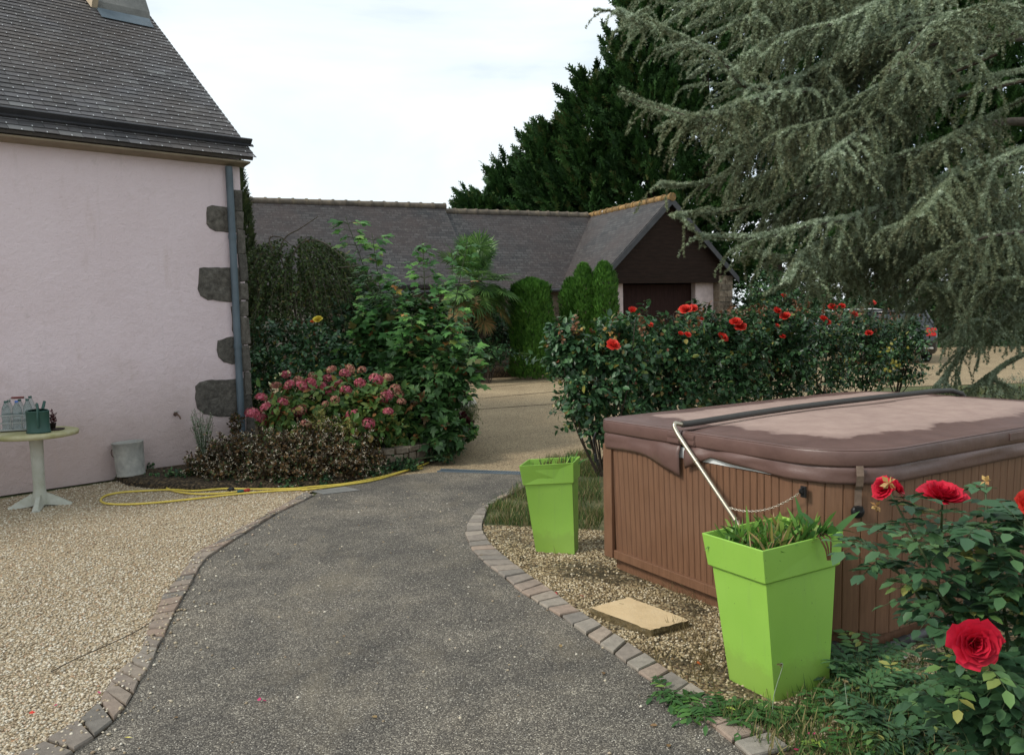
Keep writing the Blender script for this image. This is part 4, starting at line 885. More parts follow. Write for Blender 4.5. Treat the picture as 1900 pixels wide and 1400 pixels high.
# yellow hose
hs = T('garden_hose', 'yellow garden hose looped on the gravel and running along the flower bed', 'hose', onz(300,930)); mb = MB()
def hz(l, z=.016): return crom([tuple(onz(a, b, z)) for a, b in l], 10)
mb.tube(hz([(350,876),(322,878),(303,884),(299,893),(308,904),(330,912),(370,916),(420,914),(446,911)]), .0095, 8)
mb.tube(hz([(570,907),(500,911),(430,917),(350,926),(290,932),(240,935),(200,934),(187,928),(196,919),(225,913),(270,910),(320,908),(360,910),(420,906),(470,907),(540,906),(575,903),(640,897),(700,886),(750,873),(790,860),(833,838)]), .0095, 8)
mb.tube(hz([(560,909),(640,899),(700,889),(760,871),(784,868)]), .0095, 8); mb.build('hose', MT['hose'], hs)
for x, y, c in ((446,911,(.02,.09,.09)),(458,909,(.35,.03,.02)),(428,907,(.02,.02,.02))):
    p = onz(x,y,.018); mb = MB(); mb.tube([p-WD*.03, p-WD*.012, p+WD*.012, p+WD*.03], [.011,.017,.017,.012], 12); mb.build('connector', simple('connector', c, .4), hs)
mb = MB(); q = [onz(x,y,.006) for x, y in ((578,911),(640,903),(668,909),(600,917))]; mb.prism(q, Z*.004); tag(mb.build('paving_flag', MT['cement']), 'flat grey stone flag set at the driveway edge below the flower bed', 'stone flag')
# ------------------------------------------------------------------ stone edging walls of the beds
def lowwall(name, pts, h, label, s_=.13, wdt=.16, vis=0):
    o = T(name, label, 'low wall', pts[0]); mb = MB(); core = MB()
    for a, b in zip(pts[:-1], pts[1:]):
        a, b = Vector(a), Vector(b); d = (b-a); l_ = d.length; d.normalize(); nn_ = Vector((-d.y,d.x,0)); rubble(mb, a, d, nn_, l_, h, wdt, s_)
        core.box((a+b)/2+nn_*wdt/2+Z*(h/2-.01), (l_, wdt-.03, h-.02), (d,nn_,Z))
    mb.build('stones', MT['stone'], o, bevel=.012); core.build('mortar', MT['mortar'] if not vis else MT['soil'], o); return o
lowwall('bed_wall', [onz(690,877), onz(760,868), onz(800,857), onz(838,836)], .24, 'rough stone edging wall of the flower bed beside the yellow hose', .10, .18, 1)
lowwall('terrace_wall', [at(700,705,20.2)*1, at(860,700,20.8), at(965,697,21.1)][0:0] or [Vector((onz(800,702)[0], onz(800,702)[1], 0)), Vector((*onz(958,697)[:2], 0))], .27, 'long low stone wall at the back of the courtyard below the palm', .13, .3, 1)
sb = T('stone_block', 'squared grey stone block at the tip of the planted bed', 'stone block', onz(856,741)); mb = MB(); p = onz(856,740); mb.box(p+Z*.08, (.26,.2,.15), None, 0, .8, .012); mb.build('block', MT['stone'], sb, bevel=.015)
# soil of the left bed
def mound(name, pts, h, inset=.12):
    P = [Vector((*p, 0)) for p in pts]; c = sum(P, Vector())/len(P); mb = MB(); n = len(P)
    r1 = [p+(c-p).normalized()*.02+Z*h*.6 for p in P]; r2 = [p+(c-p).normalized()*inset+Z*h for p in P]; mb.grid([P, r1, r2], 0, .5, False, True); mb.add(r2, [tuple(range(n))]); return tag(mb.build(name, MT['soil']), None, None, None, 'structure')
mound('soil', px([(212,889),(240,902),(300,908),(370,911),(470,907),(560,904),(640,896),(700,878)]) + px([(800,860),(850,840)])+[(-.6,11.5),(-1.0,13.8),(-4.2,13.5),(-3.0,9.9)], .07)
mound('soil', [(-2.2,20.6),(.3,21.3),(.6,23.6),(-6,22.5),(-6,19.4),(-4,19.9)], .26, .2)
# ------------------------------------------------------------------ parked cars
def car(label, loc, rz_, col, red=False):
    c = T('parked_car', label, 'car', loc); c.rotation_euler = (0,0,rz_)
    paint, p_ = None, None
    m, t, p, o = newmat('car_paint'); p.inputs['Base Color'].default_value = (*col, 1); p.inputs['Roughness'].default_value = .3; p.inputs['Coat Weight'].default_value = .6
    gl, _, pg, _ = newmat('car_glass'); pg.inputs['Base Color'].default_value = (.02,.025,.028,1); pg.inputs['Roughness'].default_value = .08
    def part(mb, n, mt, par=None, bev=0): o = mb.build(n, mt, None, bev); o.parent = par or c; return o
    W_ = .88
    prof = [(-2.15,.35),(-2.2,.62),(-2.12,.95),(-1.95,1.03),(-.9,1.04),(.95,.98),(1.75,.86),(2.1,.68),(2.15,.38),(1.9,.25),(-1.95,.25)]
    mb = MB(); sec = [(-1,.0),(-.97,.55),(-.8,1),(0,1.02),(.8,1),(.97,.55),(1,0)]
    rows = []
    for y_, sh in ((-W_,.955),(-W_*.93,.99),(-W_*.6,1),(W_*.6,1),(W_*.93,.99),(W_,.955)): rows.append([Vector((x*sh, y_, .6+(z_-.6)*sh)) for x, z_ in prof])
    mb.grid(rows, 0, .5, False, True); mb.add(rows[0], [tuple(range(len(prof)))]); mb.add(rows[-1], [tuple(range(len(prof)))]); body = part(mb, 'body', m, None, .03)
    mb = MB(); gp_ = [(-1.98,1.0),(-1.55,1.42),(-1.2,1.48),(.15,1.46),(.55,1.38),(1.05,.98)]
    rows = [[Vector((x, y_, z_)) for x, z_ in gp_] for y_ in (-.78,)]; top = lambda y_, k: [Vector((x*(1 if z_ < 1.05 else .98), y_*(1 if z_ < 1.05 else .80), z_)) for x, z_ in gp_]
    mb.grid([top(-.82,0), top(-.7,0), top(.7,0), top(.82,0)], 0, .5, False); mb.add(top(-.82,0), [tuple(range(6))]); mb.add(top(.82,0), [tuple(range(6))]); part(mb, 'window', gl, None, .02)
    mb = MB(); mb.grid([[Vector((x, y_*.84, z_+.012)) for x, z_ in ((-1.58,1.42),(-1.2,1.48),(.15,1.46),(.50,1.39))] for y_ in (-.8,0,.8)], 0, .5, True); so_ = part(mb, 'car_roof', m); so_.modifiers.new('s','SOLIDIFY').thickness = .03
    for y_ in (-1,1):
        for x0, x1 in ((-1.98,-1.55),(-.75,-.72),(.55,1.05)): mb = MB(); mb.tube([Vector((x0, y_*.825, 1.01)), Vector((x1 if x0 != .02 else .03, y_*.68, 1.44 if x0 < .5 else 1.02))] if x0 < .5 else [Vector((1.03,y_*.825,1.0)), Vector((.53,y_*.67,1.40))], .035, 6); part(mb, 'window_post', m)
    for x_ in (-1.3, 1.32):
        for y_ in (-1,1):
            mb = MB(); ax = (Vector((1,0,0)), Vector((0,0,1)), Vector((0,-y_,0)) * -1); mb.lathe(Vector((x_, y_*.72, .32)), [(.0,-.0),(.20,.0),(.30,.0),(.32,.03),(.32,.15),(.29,.17),(.21,.17)], 24, 0, .5, ax); wh = part(mb, 'wheel', MT['rubber'])
            mb = MB(); mb.lathe(Vector((x_, y_*.72, .32)), [(.21,.165),(.19,.14),(.05,.15),(0,.16)], 16, 0, .5, ax); part(mb, 'rim', MT['galv'], wh)
    tl = simple('tail_light', (.55,.02,.02), .2)
    for y_ in (-1,1):
        mb = MB(); mb.box((-2.10, y_*.70, .86), (.14,.26,.22)); part(mb, 'tail_light', tl, None, .02)
        mb = MB(); mb.box((1.93, y_*.62, .70), (.22,.30,.12)); part(mb, 'headlight', MT['white'], None, .02)
    mb = MB(); mb.box((-2.195, 0, .66), (.02,.52,.11)); part(mb, 'number_plate', MT['white'])
    mb = MB(); mb.box((-2.17, 0, .42), (.10,1.5,.06)); part(mb, 'bumper', MT['galv'], None, .02); mb = MB(); mb.box((2.12, 0, .42), (.10,1.4,.16)); part(mb, 'bumper', MT['black'], None, .02)
    return c
p = onz(1706, 674); car('black car seen from behind under the drooping cedar branches', (p.x, p.y+2.1, 0), R(78), (.012,.013,.016))
p = onz(1578, 655); car('white car parked side-on behind the rose hedge', (p.x, p.y+1.6, 0), R(184), (.75,.76,.76))
#PART4
# ------------------------------------------------------------------ foliage builders
TWIG = (lambda: tplf([(.012,0,0),(-.006,0,.010),(-.006,0,-.010),(0,1,0)], [(0,1,3),(1,2,3),(2,0,3)]))()
BLADE = tplf([(-.035,0,0),(.035,0,0),(-.025,.5,.06),(.025,.5,.06),(0,1,.28)], [(0,1,3),(0,3,2),(2,3,4)])
def bumpy(D, seed, amp=.18):
    ph = seed*1.7; return 1+amp*(np.sin(D[:,0]*5+ph)*np.sin(D[:,1]*4.3+ph*2)+.6*np.sin(D[:,2]*7+ph*3+D[:,0]*3))
def twigs_leaves(fb, blobs, N, size, tpl, per=11, over=.18, droop=.2, sp=.5, inner=.45, floor=.02, tw=None, lower=-1.0, seed=1, wide=.35):
    """leaves set along short twigs that grow out of the blobs"""
    vol = np.array([b[1][0]*b[1][1]*b[1][2] for b in blobs])**(2/3); vol /= vol.sum()
    M = max(8, N//per); bi = RNG.choice(len(blobs), M, p=vol); Cn = np.array([tuple(blobs[i][0]) for i in bi]); Rd = np.array([blobs[i][1] for i in bi])
    D = rdir(M); D[:,2] = np.where(D[:,2] < lower, -D[:,2], D[:,2]); f = bumpy(D, seed)
    Eo = Cn+D*Rd*f[:,None]*(RNG.uniform(.55, 1+over, M)**1)[:,None]; S = Cn+(Eo-Cn)*RNG.uniform(inner*.6, inner+.25, M)[:,None]
    Eo[:,2] -= droop*np.linalg.norm(Eo-S, axis=1)*.6; Eo[:,2] = np.maximum(Eo[:,2], floor)
    if tw is not None: 
        d = Eo-S; tw.inst(TWIG, S, d, rdir(M), np.linalg.norm(d, axis=1), .3)
    ti = np.repeat(np.arange(M), per); n = len(ti); t = RNG.uniform(.15, 1.02, n); tdir = nrm(Eo-S)[ti]
    P = S[ti]+(Eo-S)[ti]*t[:,None]; side = nrm(np.cross(tdir, rdir(n))); P = P+side*size*wide*RNG.random((n,1)); P[:,2] = np.maximum(P[:,2], .01)
    d = nrm(tdir*.55+side*.9+rdir(n)*.35+np.array([0,0,-droop])); nrm_ = nrm(np.array([0,0,1.])+D[ti]*.5+rdir(n)*sp)
    fb.inst(tpl, P, d, nrm_, size*RNG.uniform(.45, 1.3, n)); return S, Eo
def base_stems(name, root, base, tips, r0, mat, k=5):
    fb = FB()
    for t in tips:
        m_ = (Vector(base)*.45+Vector(t)*.55)+Vector((random.uniform(-.08,.08), random.uniform(-.08,.08), -.05)); P = crom([Vector(base)+Vector((random.uniform(-r0*3,r0*3), random.uniform(-r0*3,r0*3), -.02)), m_, t], 6)
        fb.tube(P, np.linspace(r0, r0*.35, len(P)), k, .4)
    return fb.build(name, mat, root)
def rose_mesh(name, mat, n=34, openness=1.0, seed=3):
    r_ = random.Random(seed); V = []; F = []
    for i in range(n):
        f = i/n; a = i*2.39996+r_.uniform(-.2,.2); th = R(8+72*f**1.25*openness+r_.uniform(-6,6)); Lp = .42+.62*f**.7+r_.uniform(-.05,.05); wd = (.30+.38*f**.7)*r_.uniform(.85,1.15)
        rad0 = .03+.12*f; rows, cols = 5, 6; b0 = len(V); ph = r_.uniform(0,6)
        for j in range(rows):
            b = j/(rows-1)
            for k in range(cols):
                s = -1+2*k/(cols-1); wj = wd*math.sin(min(1, .22+b*1.0)*math.pi*.62)*(1-.10*b)
                tt = th*(b**.8)+(.5*f if b > .85 else 0)*b; rr_ = rad0+Lp*(math.sin(th)*b*.9+.12*b*b*f); zz = Lp*math.cos(th)*b*(1-.15*b*f)-.10*f
                cup = -.16*s*s*(1-f*.5); rr_ += cup*1.0+.02*math.sin(6*s+ph)*b; zz += .10*s*s*b*(f)-.05*s*s*b+.03*math.sin(5*s+ph*2)*b
                x = rr_*math.cos(a)-s*wj*math.sin(a); y = rr_*math.sin(a)+s*wj*math.cos(a); V.append((x, y, zz))
        for j in range(rows-1):
            for k in range(cols-1):
                q = b0+j*cols+k; F.append((q, q+1, q+cols+1, q+cols))
    me = bpy.data.meshes.new(name); me.from_pydata(V, [], F); me.materials.append(mat); at_ = me.attributes.new('rnd', 'FLOAT', 'POINT')
    at_.data.foreach_set('value', [((i//30)*37 % 100)/100 for i in range(len(V))]); me.polygons.foreach_set('use_smooth', [True]*len(F)); me.update(); return me
RM = {k: rose_mesh('rose_flower', G[k], 30, o_, s_) for k, o_, s_ in (('red',1.0,3),('coral',.9,5),('yellow',.9,6),('orange',.8,8))}
def flower(me, p, r, parent, face=None, name='flower'):
    o = bpy.data.objects.new(name, me); C.objects.link(o); adopt(o, parent); o.location = p; face = face or Vector((random.uniform(-.4,.4), -.6, .8))
    o.rotation_mode = 'QUATERNION'; o.rotation_quaternion = Vector(face).to_track_quat('Z', 'Y') @ Matrix.Rotation(random.uniform(0,6), 3, 'Z').to_quaternion(); o.scale = (r,)*3; return o
def ctr(px_, py_, Y): return at(px_, py_, Y)
# ------------------------------------------------------------------ rose hedge
HB = [(1112,685,8.35,(.48,.45,.46),'rose bush at the left end of the hedge, with one big low coral bloom', 4200),
      (1228,672,9.2,(.56,.45,.50),'rose bush second from left in the hedge, before the garage door', 4400),
      (1335,655,10.2,(.58,.5,.54),'rose bush third from left in the hedge, before the right garage pillar', 4400),
      (1432,640,11.3,(.62,.5,.58),'middle rose bush of the hedge, right of the garage, two coral blooms on top', 4200),
      (1520,650,12.4,(.60,.45,.50),'rose bush in front of the white car', 2500),
      (1598,640,13.5,(.58,.5,.56),'rose bush second from the right end of the hedge with yellowing leaves', 2900),
      (1665,640,14.6,(.46,.5,.58),'rose bush at the right end of the hedge beside the black car', 2800)]
FL_ = [(1175,578,10),(1137,641,12.5),(1272,575,11),(1285,573,9),(1365,598,10),(1374,607,10),(1341,626,9.5),(1207,603,6),(1442,577,8),(1457,587,8.5),(1528,592,8),(1545,570,8),(1583,582,8),(1617,562,7),(1612,618,6.5),(1454,549,5),(1441,604,4.5),(1452,624,5.5),(1263,619,5),(1276,621,6),(1301,592,5),(1535,598,6),(1562,568,6)]
rb = []
for i, (x, y, Y, rad, lab, N) in enumerate(HB):
    c = ctr(x, y+(7 if i < 4 else 4), Y); base = Vector((c.x, c.y, 0)); o = T('rose_bush', lab, 'rose bush', base, 'rose bushes in the hedge behind the hot tub'); rb.append((o, c, Y)); fb = FB(); tw = FB()
    bl = [(c, rad), (c+Vector((random.uniform(-.2,.2),-.1,.30)), (rad[0]*.6, rad[1]*.7, .34)), (c+Vector((-.3,.0,.22)), (.34,.3,.32)), (c+Vector((.3,.05,.2)), (.34,.3,.34)), (c-Vector((0,0,.36)), (rad[0]*1.0, rad[1]*.9, .40))]
    if i == 0: bl += [(ctr(1040,620,8.4), (.22,.25,.20)), (ctr(1075,735,8.1), (.20,.22,.26)), (ctr(1058,668,8.2),(.2,.25,.26))]
    S_, E_ = twigs_leaves(fb, bl, int(N*1.6), .070 if i < 4 else .064, LEAF, 10, .22, .25, .55, .5, (.05 if i == 0 else .30), tw, -1, i+1)
    for k in range(10):                         # reddish new shoots standing above the bush
        p0 = c+Vector((random.uniform(-.5,.5)*rad[0]/.5, random.uniform(-.3,.2), rad[2]*.70+random.uniform(0,.10))); p1 = p0+Vector((random.uniform(-.08,.08), 0, random.uniform(.10,.24))); tw.tube(np.array([p0, (p0+p1)/2, p1], float), .003, 3, .2)
        n_ = 12; t = RNG.random(n_); q = np.array(p0)+(np.array(p1)-np.array(p0))*t[:,None]; fb.inst(LEAF, q, rdir(n_)+[0,0,.3], np.array([0,0,1.])+rdir(n_)*.7, .045, .995)
    fb.build('foliage', G['rose'], o); tw.build('twigs', G['stem'], o)
    base_stems('stem', o, base, [bl[k % len(bl)][0]+Vector((random.uniform(-.25,.25), random.uniform(-.2,.2), random.uniform(-.1,.3))) for k in range(11)], .011, G['bark'])
for x, y, r in FL_:
    o, c, Y = min(rb, key=lambda q: abs(q[1].x/q[1].y*1540+950-x)); Yf = Y-.42; p = ctr(x, y, Yf); flower(RM['coral'], p, r*Yf/1540*1.05, o)
fb = FB(); q = np.array([tuple(ctr(x, y, 8.0)) for x, y in ((1124,612),(1133,618),(1077,612),(1143,627))])
o = rb[0][0]; fb.inst(LEAF, np.repeat(q, 6, 0), rdir(24)+[0,0,.4], rdir(24), .035); fb.build('faded_flower', leafmat('faded', [(0,(.45,.22,.06)),(1,(.6,.42,.16))]), o)
yl = FB(); q = np.array([tuple(ctr(x, y, 13.0)) for x, y in ((1640,655),(1660,672),(1664,680),(1642,690),(1512,700),(1575,668),(1652,640))]); yl.inst(LEAF, np.repeat(q, 5, 0)+RNG.normal(size=(35,3))*.035, rdir(35), rdir(35), .07)
yl.build('yellow_leaves', leafmat('yellow_leaf', [(0,(.25,.24,.04)),(1,(.42,.36,.07))]), rb[5][0])
# ------------------------------------------------------------------ conifers
def leyland(label, px_, Y, ztop, r, n=210, seed=0, zb=.4):
    rnd_ = random.Random(seed); x = (px_-950)/1540*Y; o = T('cypress_tree', label, 'tree', (x, Y, 0), 'dark cypress trees behind the garage'); fb = FB(); c = np.array([x, Y, 0.])
    for i in range(n):
        f = rnd_.random()**.85; z_ = zb+(ztop-zb)*f; Rr = r*(1-f**2.2)**.75*(.9 if f > .1 else .7)+.12; a = rnd_.uniform(0, 2*math.pi); q = rnd_.choice((.3,.6,.8,.95,1.02,1.06))
        od = np.array([math.cos(a), math.sin(a), 0]); Lp = rnd_.uniform(.9,1.9)*(1.0 if f < .9 else .7); up = .35+1.0*f+rnd_.uniform(-.15,.35)
        p0 = c+od*Rr*q*.72+[0,0,z_]; d = nrm(od+[0,0,up]+np.array([rnd_.uniform(-.25,.25), rnd_.uniform(-.25,.25), 0]))
        m = 50; t = RNG.random(m)**.9; spread = (1-t*.88)*.50; P = p0+d*(t*Lp)[:,None]+rdir(m)*spread[:,None]*RNG.random((m,1))**.5; P[:,2] -= .10*spread
        sd_ = nrm(d*(.65+.6*t)[:,None]+rdir(m)*.75*(1-t*.5)[:,None]+od*.25); fb.inst(SPRAY2, P, sd_, rdir(m), RNG.uniform(.26,.50,m), np.clip(RNG.normal(.45,.25,m)+(rnd_.random()-.5)*.7, 0, 1))
    fb.build('crown', G['ley'], o); tr = FB()
    tr.tube(np.array([[x,Y,0],[x+.1,Y,ztop*.5],[x,Y,ztop*.92]]), np.array([.28,.17,.04]), 8); tr.build('trunk', G['bark'], o); return o
LY = [(905,36,6.1,1.6,210,'low dark cypress at the left end of the tree line, leaning over the barn roof'),
      (962,36.5,7.3,1.7,260,'second dark cypress from the left, behind the right half of the barn roof'),
      (1035,35,8.6,2.0,300,'third dark cypress from the left, behind the valley of the two roofs'),
      (1112,34,10.4,2.2,340,'fourth dark cypress from the left, left of the garage ridge tip'),
      (1205,33,13.0,2.4,420,'tall dark cypress directly above the garage gable'),
      (1310,33,16.5,2.8,420,'tall dark cypress right of the garage, half behind the cedar'),
      (1440,34,17,3.0,360,'tall dark cypress behind the left part of the cedar'),
      (1580,35,16,3.0,330,'tall dark cypress behind the white car'),
      (1710,33,15,3.0,330,'tall dark cypress behind the black car'),
      (1840,32,14,3.0,300,'second dark cypress from the right edge of the picture'),
      (1950,33,14,3.0,220,'dark cypress at the right edge of the picture')]
for i, (a, Y, zt_, r, n, lab) in enumerate(LY): leyland(lab, a, Y, zt_, r, n, i+1)
def column(name, label, cat, x, Y, h, r, N, mat, sz, group=None, topf=.25, lean=0, base=.02, flat=.8):
    o = T(name, label, cat, (x, Y, 0), group); fb = FB(); z_ = RNG.random(N)**.9*h; a = RNG.random(N)*2*np.pi; f = z_/h
    prof = np.where(f > flat, np.sqrt(np.clip(1-((f-flat)/(1-flat))**2, 0, 1))*(1-topf)+topf*(1-(f-flat)/(1-flat)), 1)*(1-.22*f)+np.clip(.06-f,0,1)*-2.5
    rr_ = r*np.clip(prof,.05,2)*(1+.08*np.sin(a*5+z_*3)+.06*np.sin(a*3-z_*7)+.04*np.sin(a*11+z_*13))*RNG.choice([.55,.8,.93,1,1,1.04], N); od = np.c_[np.cos(a), np.sin(a), np.zeros(N)]
    P = np.array([x,Y,base])+od*rr_[:,None]+np.c_[lean*z_, 0*z_, z_]; d = nrm(od*.55+np.array([0,0,1.1])+rdir(N)*.45); fb.inst(SPRAY2, P, d, od+rdir(N)*.5, sz*RNG.uniform(.6,1.3,N)); fb.build('foliage', mat, o)
    tr = FB(); tr.tube(np.array([[x,Y,0],[x+lean*h*.45,Y,h*.45],[x+lean*h*.85,Y,h*.85]]), np.array([.06,.05,.02]), 6); tr.build('trunk', G['bark'], o); return o
def colpx(x, Y): return (x-950)/1540*Y
g_ = 'clipped thuja columns in the courtyard'
column('thuja', 'broad clipped bright green thuja column standing alone on the courtyard paving', 'thuja', colpx(991,20.6), 20.6, 2.42, .57, 12000, G['thuja'], .10, g_, .72, -.015, .02, .93)
column('thuja', 'slim low thuja column at the left of the group beside the garage', 'thuja', colpx(1061,21.4), 21.4, 2.45, .30, 4500, G['thuja'], .10, g_, .3)
column('thuja', 'tall thuja column in the middle of the group of three beside the garage', 'thuja', colpx(1086,21.0), 21.0, 2.78, .36, 6500, G['thuja'], .10, g_, .3)
column('thuja', 'tall thuja column nearest the left garage pillar', 'thuja', colpx(1124,20.8), 20.8, 2.80, .38, 7000, G['thuja'], .10, g_, .3)
column('cypress_tree', 'narrow dark columnar cypress just behind the corner of the pink house', 'tree', colpx(446,13.4), 13.4, 4.45, .40, 7000, G['cyp'], .12, None, .1, .0, .02, .30)
# ------------------------------------------------------------------ weeping blue-grey cedar
def proj(P):
    P = np.asarray(P); q = P-np.array([0,0,CAMZ]); zc = q@np.array(Fw); return 950+FPX*(q@np.array(Rt))/zc, 700-FPX*(q@np.array(Up))/zc
TRK = np.array([7.75, 11.2, 0.]); ced = T('cedar_tree', 'big grey-green weeping cedar filling the right side, its branches drooping in curtains', 'tree', TRK)
prim = [([(1930,170),(1860,205),(1800,235),(1750,265)],9.0,.035),([(1930,270),(1850,300),(1790,330),(1740,350)],8.7,.03),([(1640,140),(1690,100),(1750,38),(1885,14)],8.6,.03),
  ([(1900,60),(1760,80),(1620,105),(1560,140),(1430,178),(1370,192),(1310,218),(1240,205),(1190,190),(1150,168)],9.6,.05),([(1900,-60),(1700,20),(1540,120),(1400,165),(1340,112),(1290,82),(1240,60),(1190,42),(1145,22)],10.0,.05),
  ([(1800,140),(1650,190),(1520,230),(1440,250),(1380,300),(1320,335),(1262,345),(1222,342)],9.2,.045),([(1850,240),(1700,280),(1560,330),(1450,370),(1350,392),(1290,398),(1250,402)],9.4,.04),
  ([(1880,300),(1740,350),(1600,400),(1500,420),(1420,440),(1340,442),(1300,440)],9.2,.04),([(1900,400),(1780,420),(1640,450),(1540,480),(1450,480),(1395,470)],9.6,.04),([(1900,470),(1790,480),(1680,480),(1580,500),(1480,520),(1420,545)],9.8,.04),
  ([(1800,290),(1755,345),(1720,390),(1690,410),(1640,430)],8.4,.025),([(1900,150),(1720,190),(1600,180),(1500,170),(1400,185),(1330,230)],9.9,.04),([(1760,-60),(1640,0),(1560,40),(1480,60),(1420,80),(1390,100)],9.4,.04),
  ([(1700,-80),(1580,-30),(1480,0),(1420,20),(1385,40)],9.7,.04),([(1900,430),(1830,440),(1780,460),(1720,480)],8.6,.03),([(1920,520),(1850,520),(1780,530),(1720,530)],8.8,.03),([(1930,600),(1860,610),(1800,640),(1760,690),(1735,722)],10.5,.03),
  ([(1920,560),(1840,590),(1800,600),(1770,610)],10.2,.03),([(1900,500),(1800,520),(1740,535),(1680,540),(1600,545)],10.6,.035),([(1920,650),(1880,670),(1850,690),(1835,712)],10.8,.025),
  ([(1850,100),(1740,150),(1650,210),(1580,260),(1530,300)],8.9,.035),([(1850,0),(1780,60),(1700,120),(1660,180)],9.9,.035),([(1900,330),(1850,380),(1800,440),(1780,500)],9.1,.03),([(1600,-40),(1500,-20),(1400,-10),(1300,0),(1220,-5)],10.2,.04),
  ([(1700,380),(1640,420),(1570,440),(1500,460),(1460,520)],8.9,.025),([(1800,-90),(1860,-20),(1900,60)],9.0,.03)]
# extra branches that fill the curtain
bx_ = [0,150,230,300,350,450,540,600,680,740]; bl_ = [1150,1158,1200,1255,1310,1385,1560,1745,1735,1745]; blf_ = [1440,1375,1330,1330,1350,1420,1540,1690,1740,1760]
for k in range(58):
    y0 = random.uniform(-120, 560); x1 = np.interp(y0+60, bx_, bl_)+random.uniform(40, 420); x0 = x1+random.uniform(180,420); Yk = random.uniform(9.4, 12.2)
    if x1 > 1960: continue
    prim.append(([(x0,y0-40),(x0*.6+x1*.4,y0-10),(x0*.3+x1*.7,y0+25),(x1,y0+70)], Yk, .03))
wood = FB(); need = FB(); allP = []
def needles(P, step, size, j=.4):
    P = np.asarray(P); L_ = np.concatenate([[0], np.cumsum(np.linalg.norm(np.diff(P, axis=0), axis=1))]); n = max(3, int(L_[-1]/step)); s_ = np.linspace(0, L_[-1], n)
    q = np.stack([np.interp(s_, L_, P[:,i]) for i in range(3)], 1); return q
segs = []
def grow(p, d, L_, n, g, wob):
    P = [p]; d = d/np.linalg.norm(d); s_ = L_/n
    for i in range(n): d = d+np.array([RNG.normal()*wob, RNG.normal()*wob, -g]); d /= np.linalg.norm(d); P.append(P[-1]+d*s_)
    return np.array(P)
tp_, td_, ts_, tr_ = [], [], [], []
def put(P, size, c0):
    q = needles(P, .0105, 0); d = np.gradient(q, axis=0) if len(q) > 2 else np.tile(q[-1]-q[0], (len(q),1)); n = len(q)
    tp_.append(q+RNG.normal(size=q.shape)*.004); td_.append(rdir(n)+np.array([0,0,.5])); ts_.append(size*RNG.uniform(.75,1.25,n)); tr_.append(np.clip(c0+RNG.normal(size=n)*.16, 0, 1))
cnt = 0
for ip_, (pl, Y, r) in enumerate(prim):
    filler = ip_ >= 26
    n = len(pl); pts = [tuple(at(x, y, Y+.55*math.sin(i*1.1+Y*7)-.18*i)) for i, (x, y) in enumerate(pl)]; P = crom(pts, 8); wood.tube(P, np.linspace(r*.55, .004, len(P)), 5, .4)
    L_ = np.concatenate([[0], np.cumsum(np.linalg.norm(np.diff(P, axis=0), axis=1))]); tot = L_[-1]; s_ = .15*tot; side = 1; tone = random.uniform(.35,.75); [put(P+np.array([0,0,.008])+RNG.normal(size=3)*.016, .033, tone+.26) for _ in (0,1,2,3)]
    back = Y > 10.3
    while s_ < tot:
        p = np.array([np.interp(s_, L_, P[:,i]) for i in range(3)]); i = int(np.searchsorted(L_, s_)); dd = nrm(P[min(i,len(P)-1)]-P[max(i-1,0)]); sd_ = nrm(np.cross(dd, [0,0,1])); side = -side
        f = s_/tot; Ls_ = random.uniform(.35,1.0)*(1.15-f*.75); d0 = dd*random.uniform(.5,1.1)+sd_*side*random.uniform(.2,.8)+np.array([0,0,random.uniform(-.15,.25)]); B = grow(p, d0, Ls_, 9, random.uniform(.05,.24)*(1.25-f), .05)
        x_, y_ = proj(B[-1][None]); lim = np.interp(y_[0], bx_, blf_ if filler else bl_); fk = (x_[0] > lim-22) or (not filler and x_[0] > lim-110 and random.random() < .30)
        if fk and y_[0] < 748:
            wood.tube(B, np.linspace(.005,.002,len(B)), 3, .5); put(B, .030, tone+.12); put(B+np.array([0,0,.008]), .028, tone+.20); k = random.uniform(.03,.06)  # the raised tufts are coloured paler, painting in light from above
            LB = np.concatenate([[0], np.cumsum(np.linalg.norm(np.diff(B, axis=0), axis=1))]); sg = 1
            while k < LB[-1]:
                p2 = np.array([np.interp(k, LB, B[:,i]) for i in range(3)]); j = min(int(k/LB[-1]*9), 8); d2 = nrm(B[j+1]-B[j]); s2 = nrm(np.cross(d2, [0,0,1])); sg = -sg
                T_ = grow(p2, d2*.9+s2*sg*random.uniform(.4,.9)+np.array([0,0,-.05]), random.uniform(.15,.62)*(1.1-.6*k/LB[-1]), 6, .22, .10); put(T_, .024, tone-.05+random.uniform(-.16,.12)); cnt += 1; k += random.uniform(.10,.19)*(1.3 if back else 1)
        s_ += random.uniform(.07,.15)*(1.3 if back else 1)
tp_ = np.concatenate(tp_); td_ = np.concatenate(td_); ts_ = np.concatenate(ts_); tr_ = np.concatenate(tr_)
need.inst(TUFT, tp_, td_, rdir(len(tp_)), ts_, tr_); need.build('needles', G['cedar'], ced); wood.build('branches', G['bark'], ced); print('cedar tufts', len(tp_))
tr = FB(); tr.tube(np.array([TRK, TRK+[.1,0,2.5], TRK+[-.1,.1,5.5], TRK+[0,0,9]]), np.array([.24,.20,.14,.05]), 12)
for z_, dx, dy in ((1.9,-1.6,-1.2),(2.8,-2.2,-1.4),(3.6,-2.6,-1.6),(4.6,-2.0,-1.5),(5.4,-1.6,-1.2),(3.2,.8,-1.8),(2.2,-1.2,.6)): tr.tube(crom([TRK+[0,0,z_], TRK+[dx*.5,dy*.5,z_+.25], TRK+[dx,dy,z_+.05]], 6), np.linspace(.08,.035,13), 6)
tr.build('trunk', G['bark'], ced)
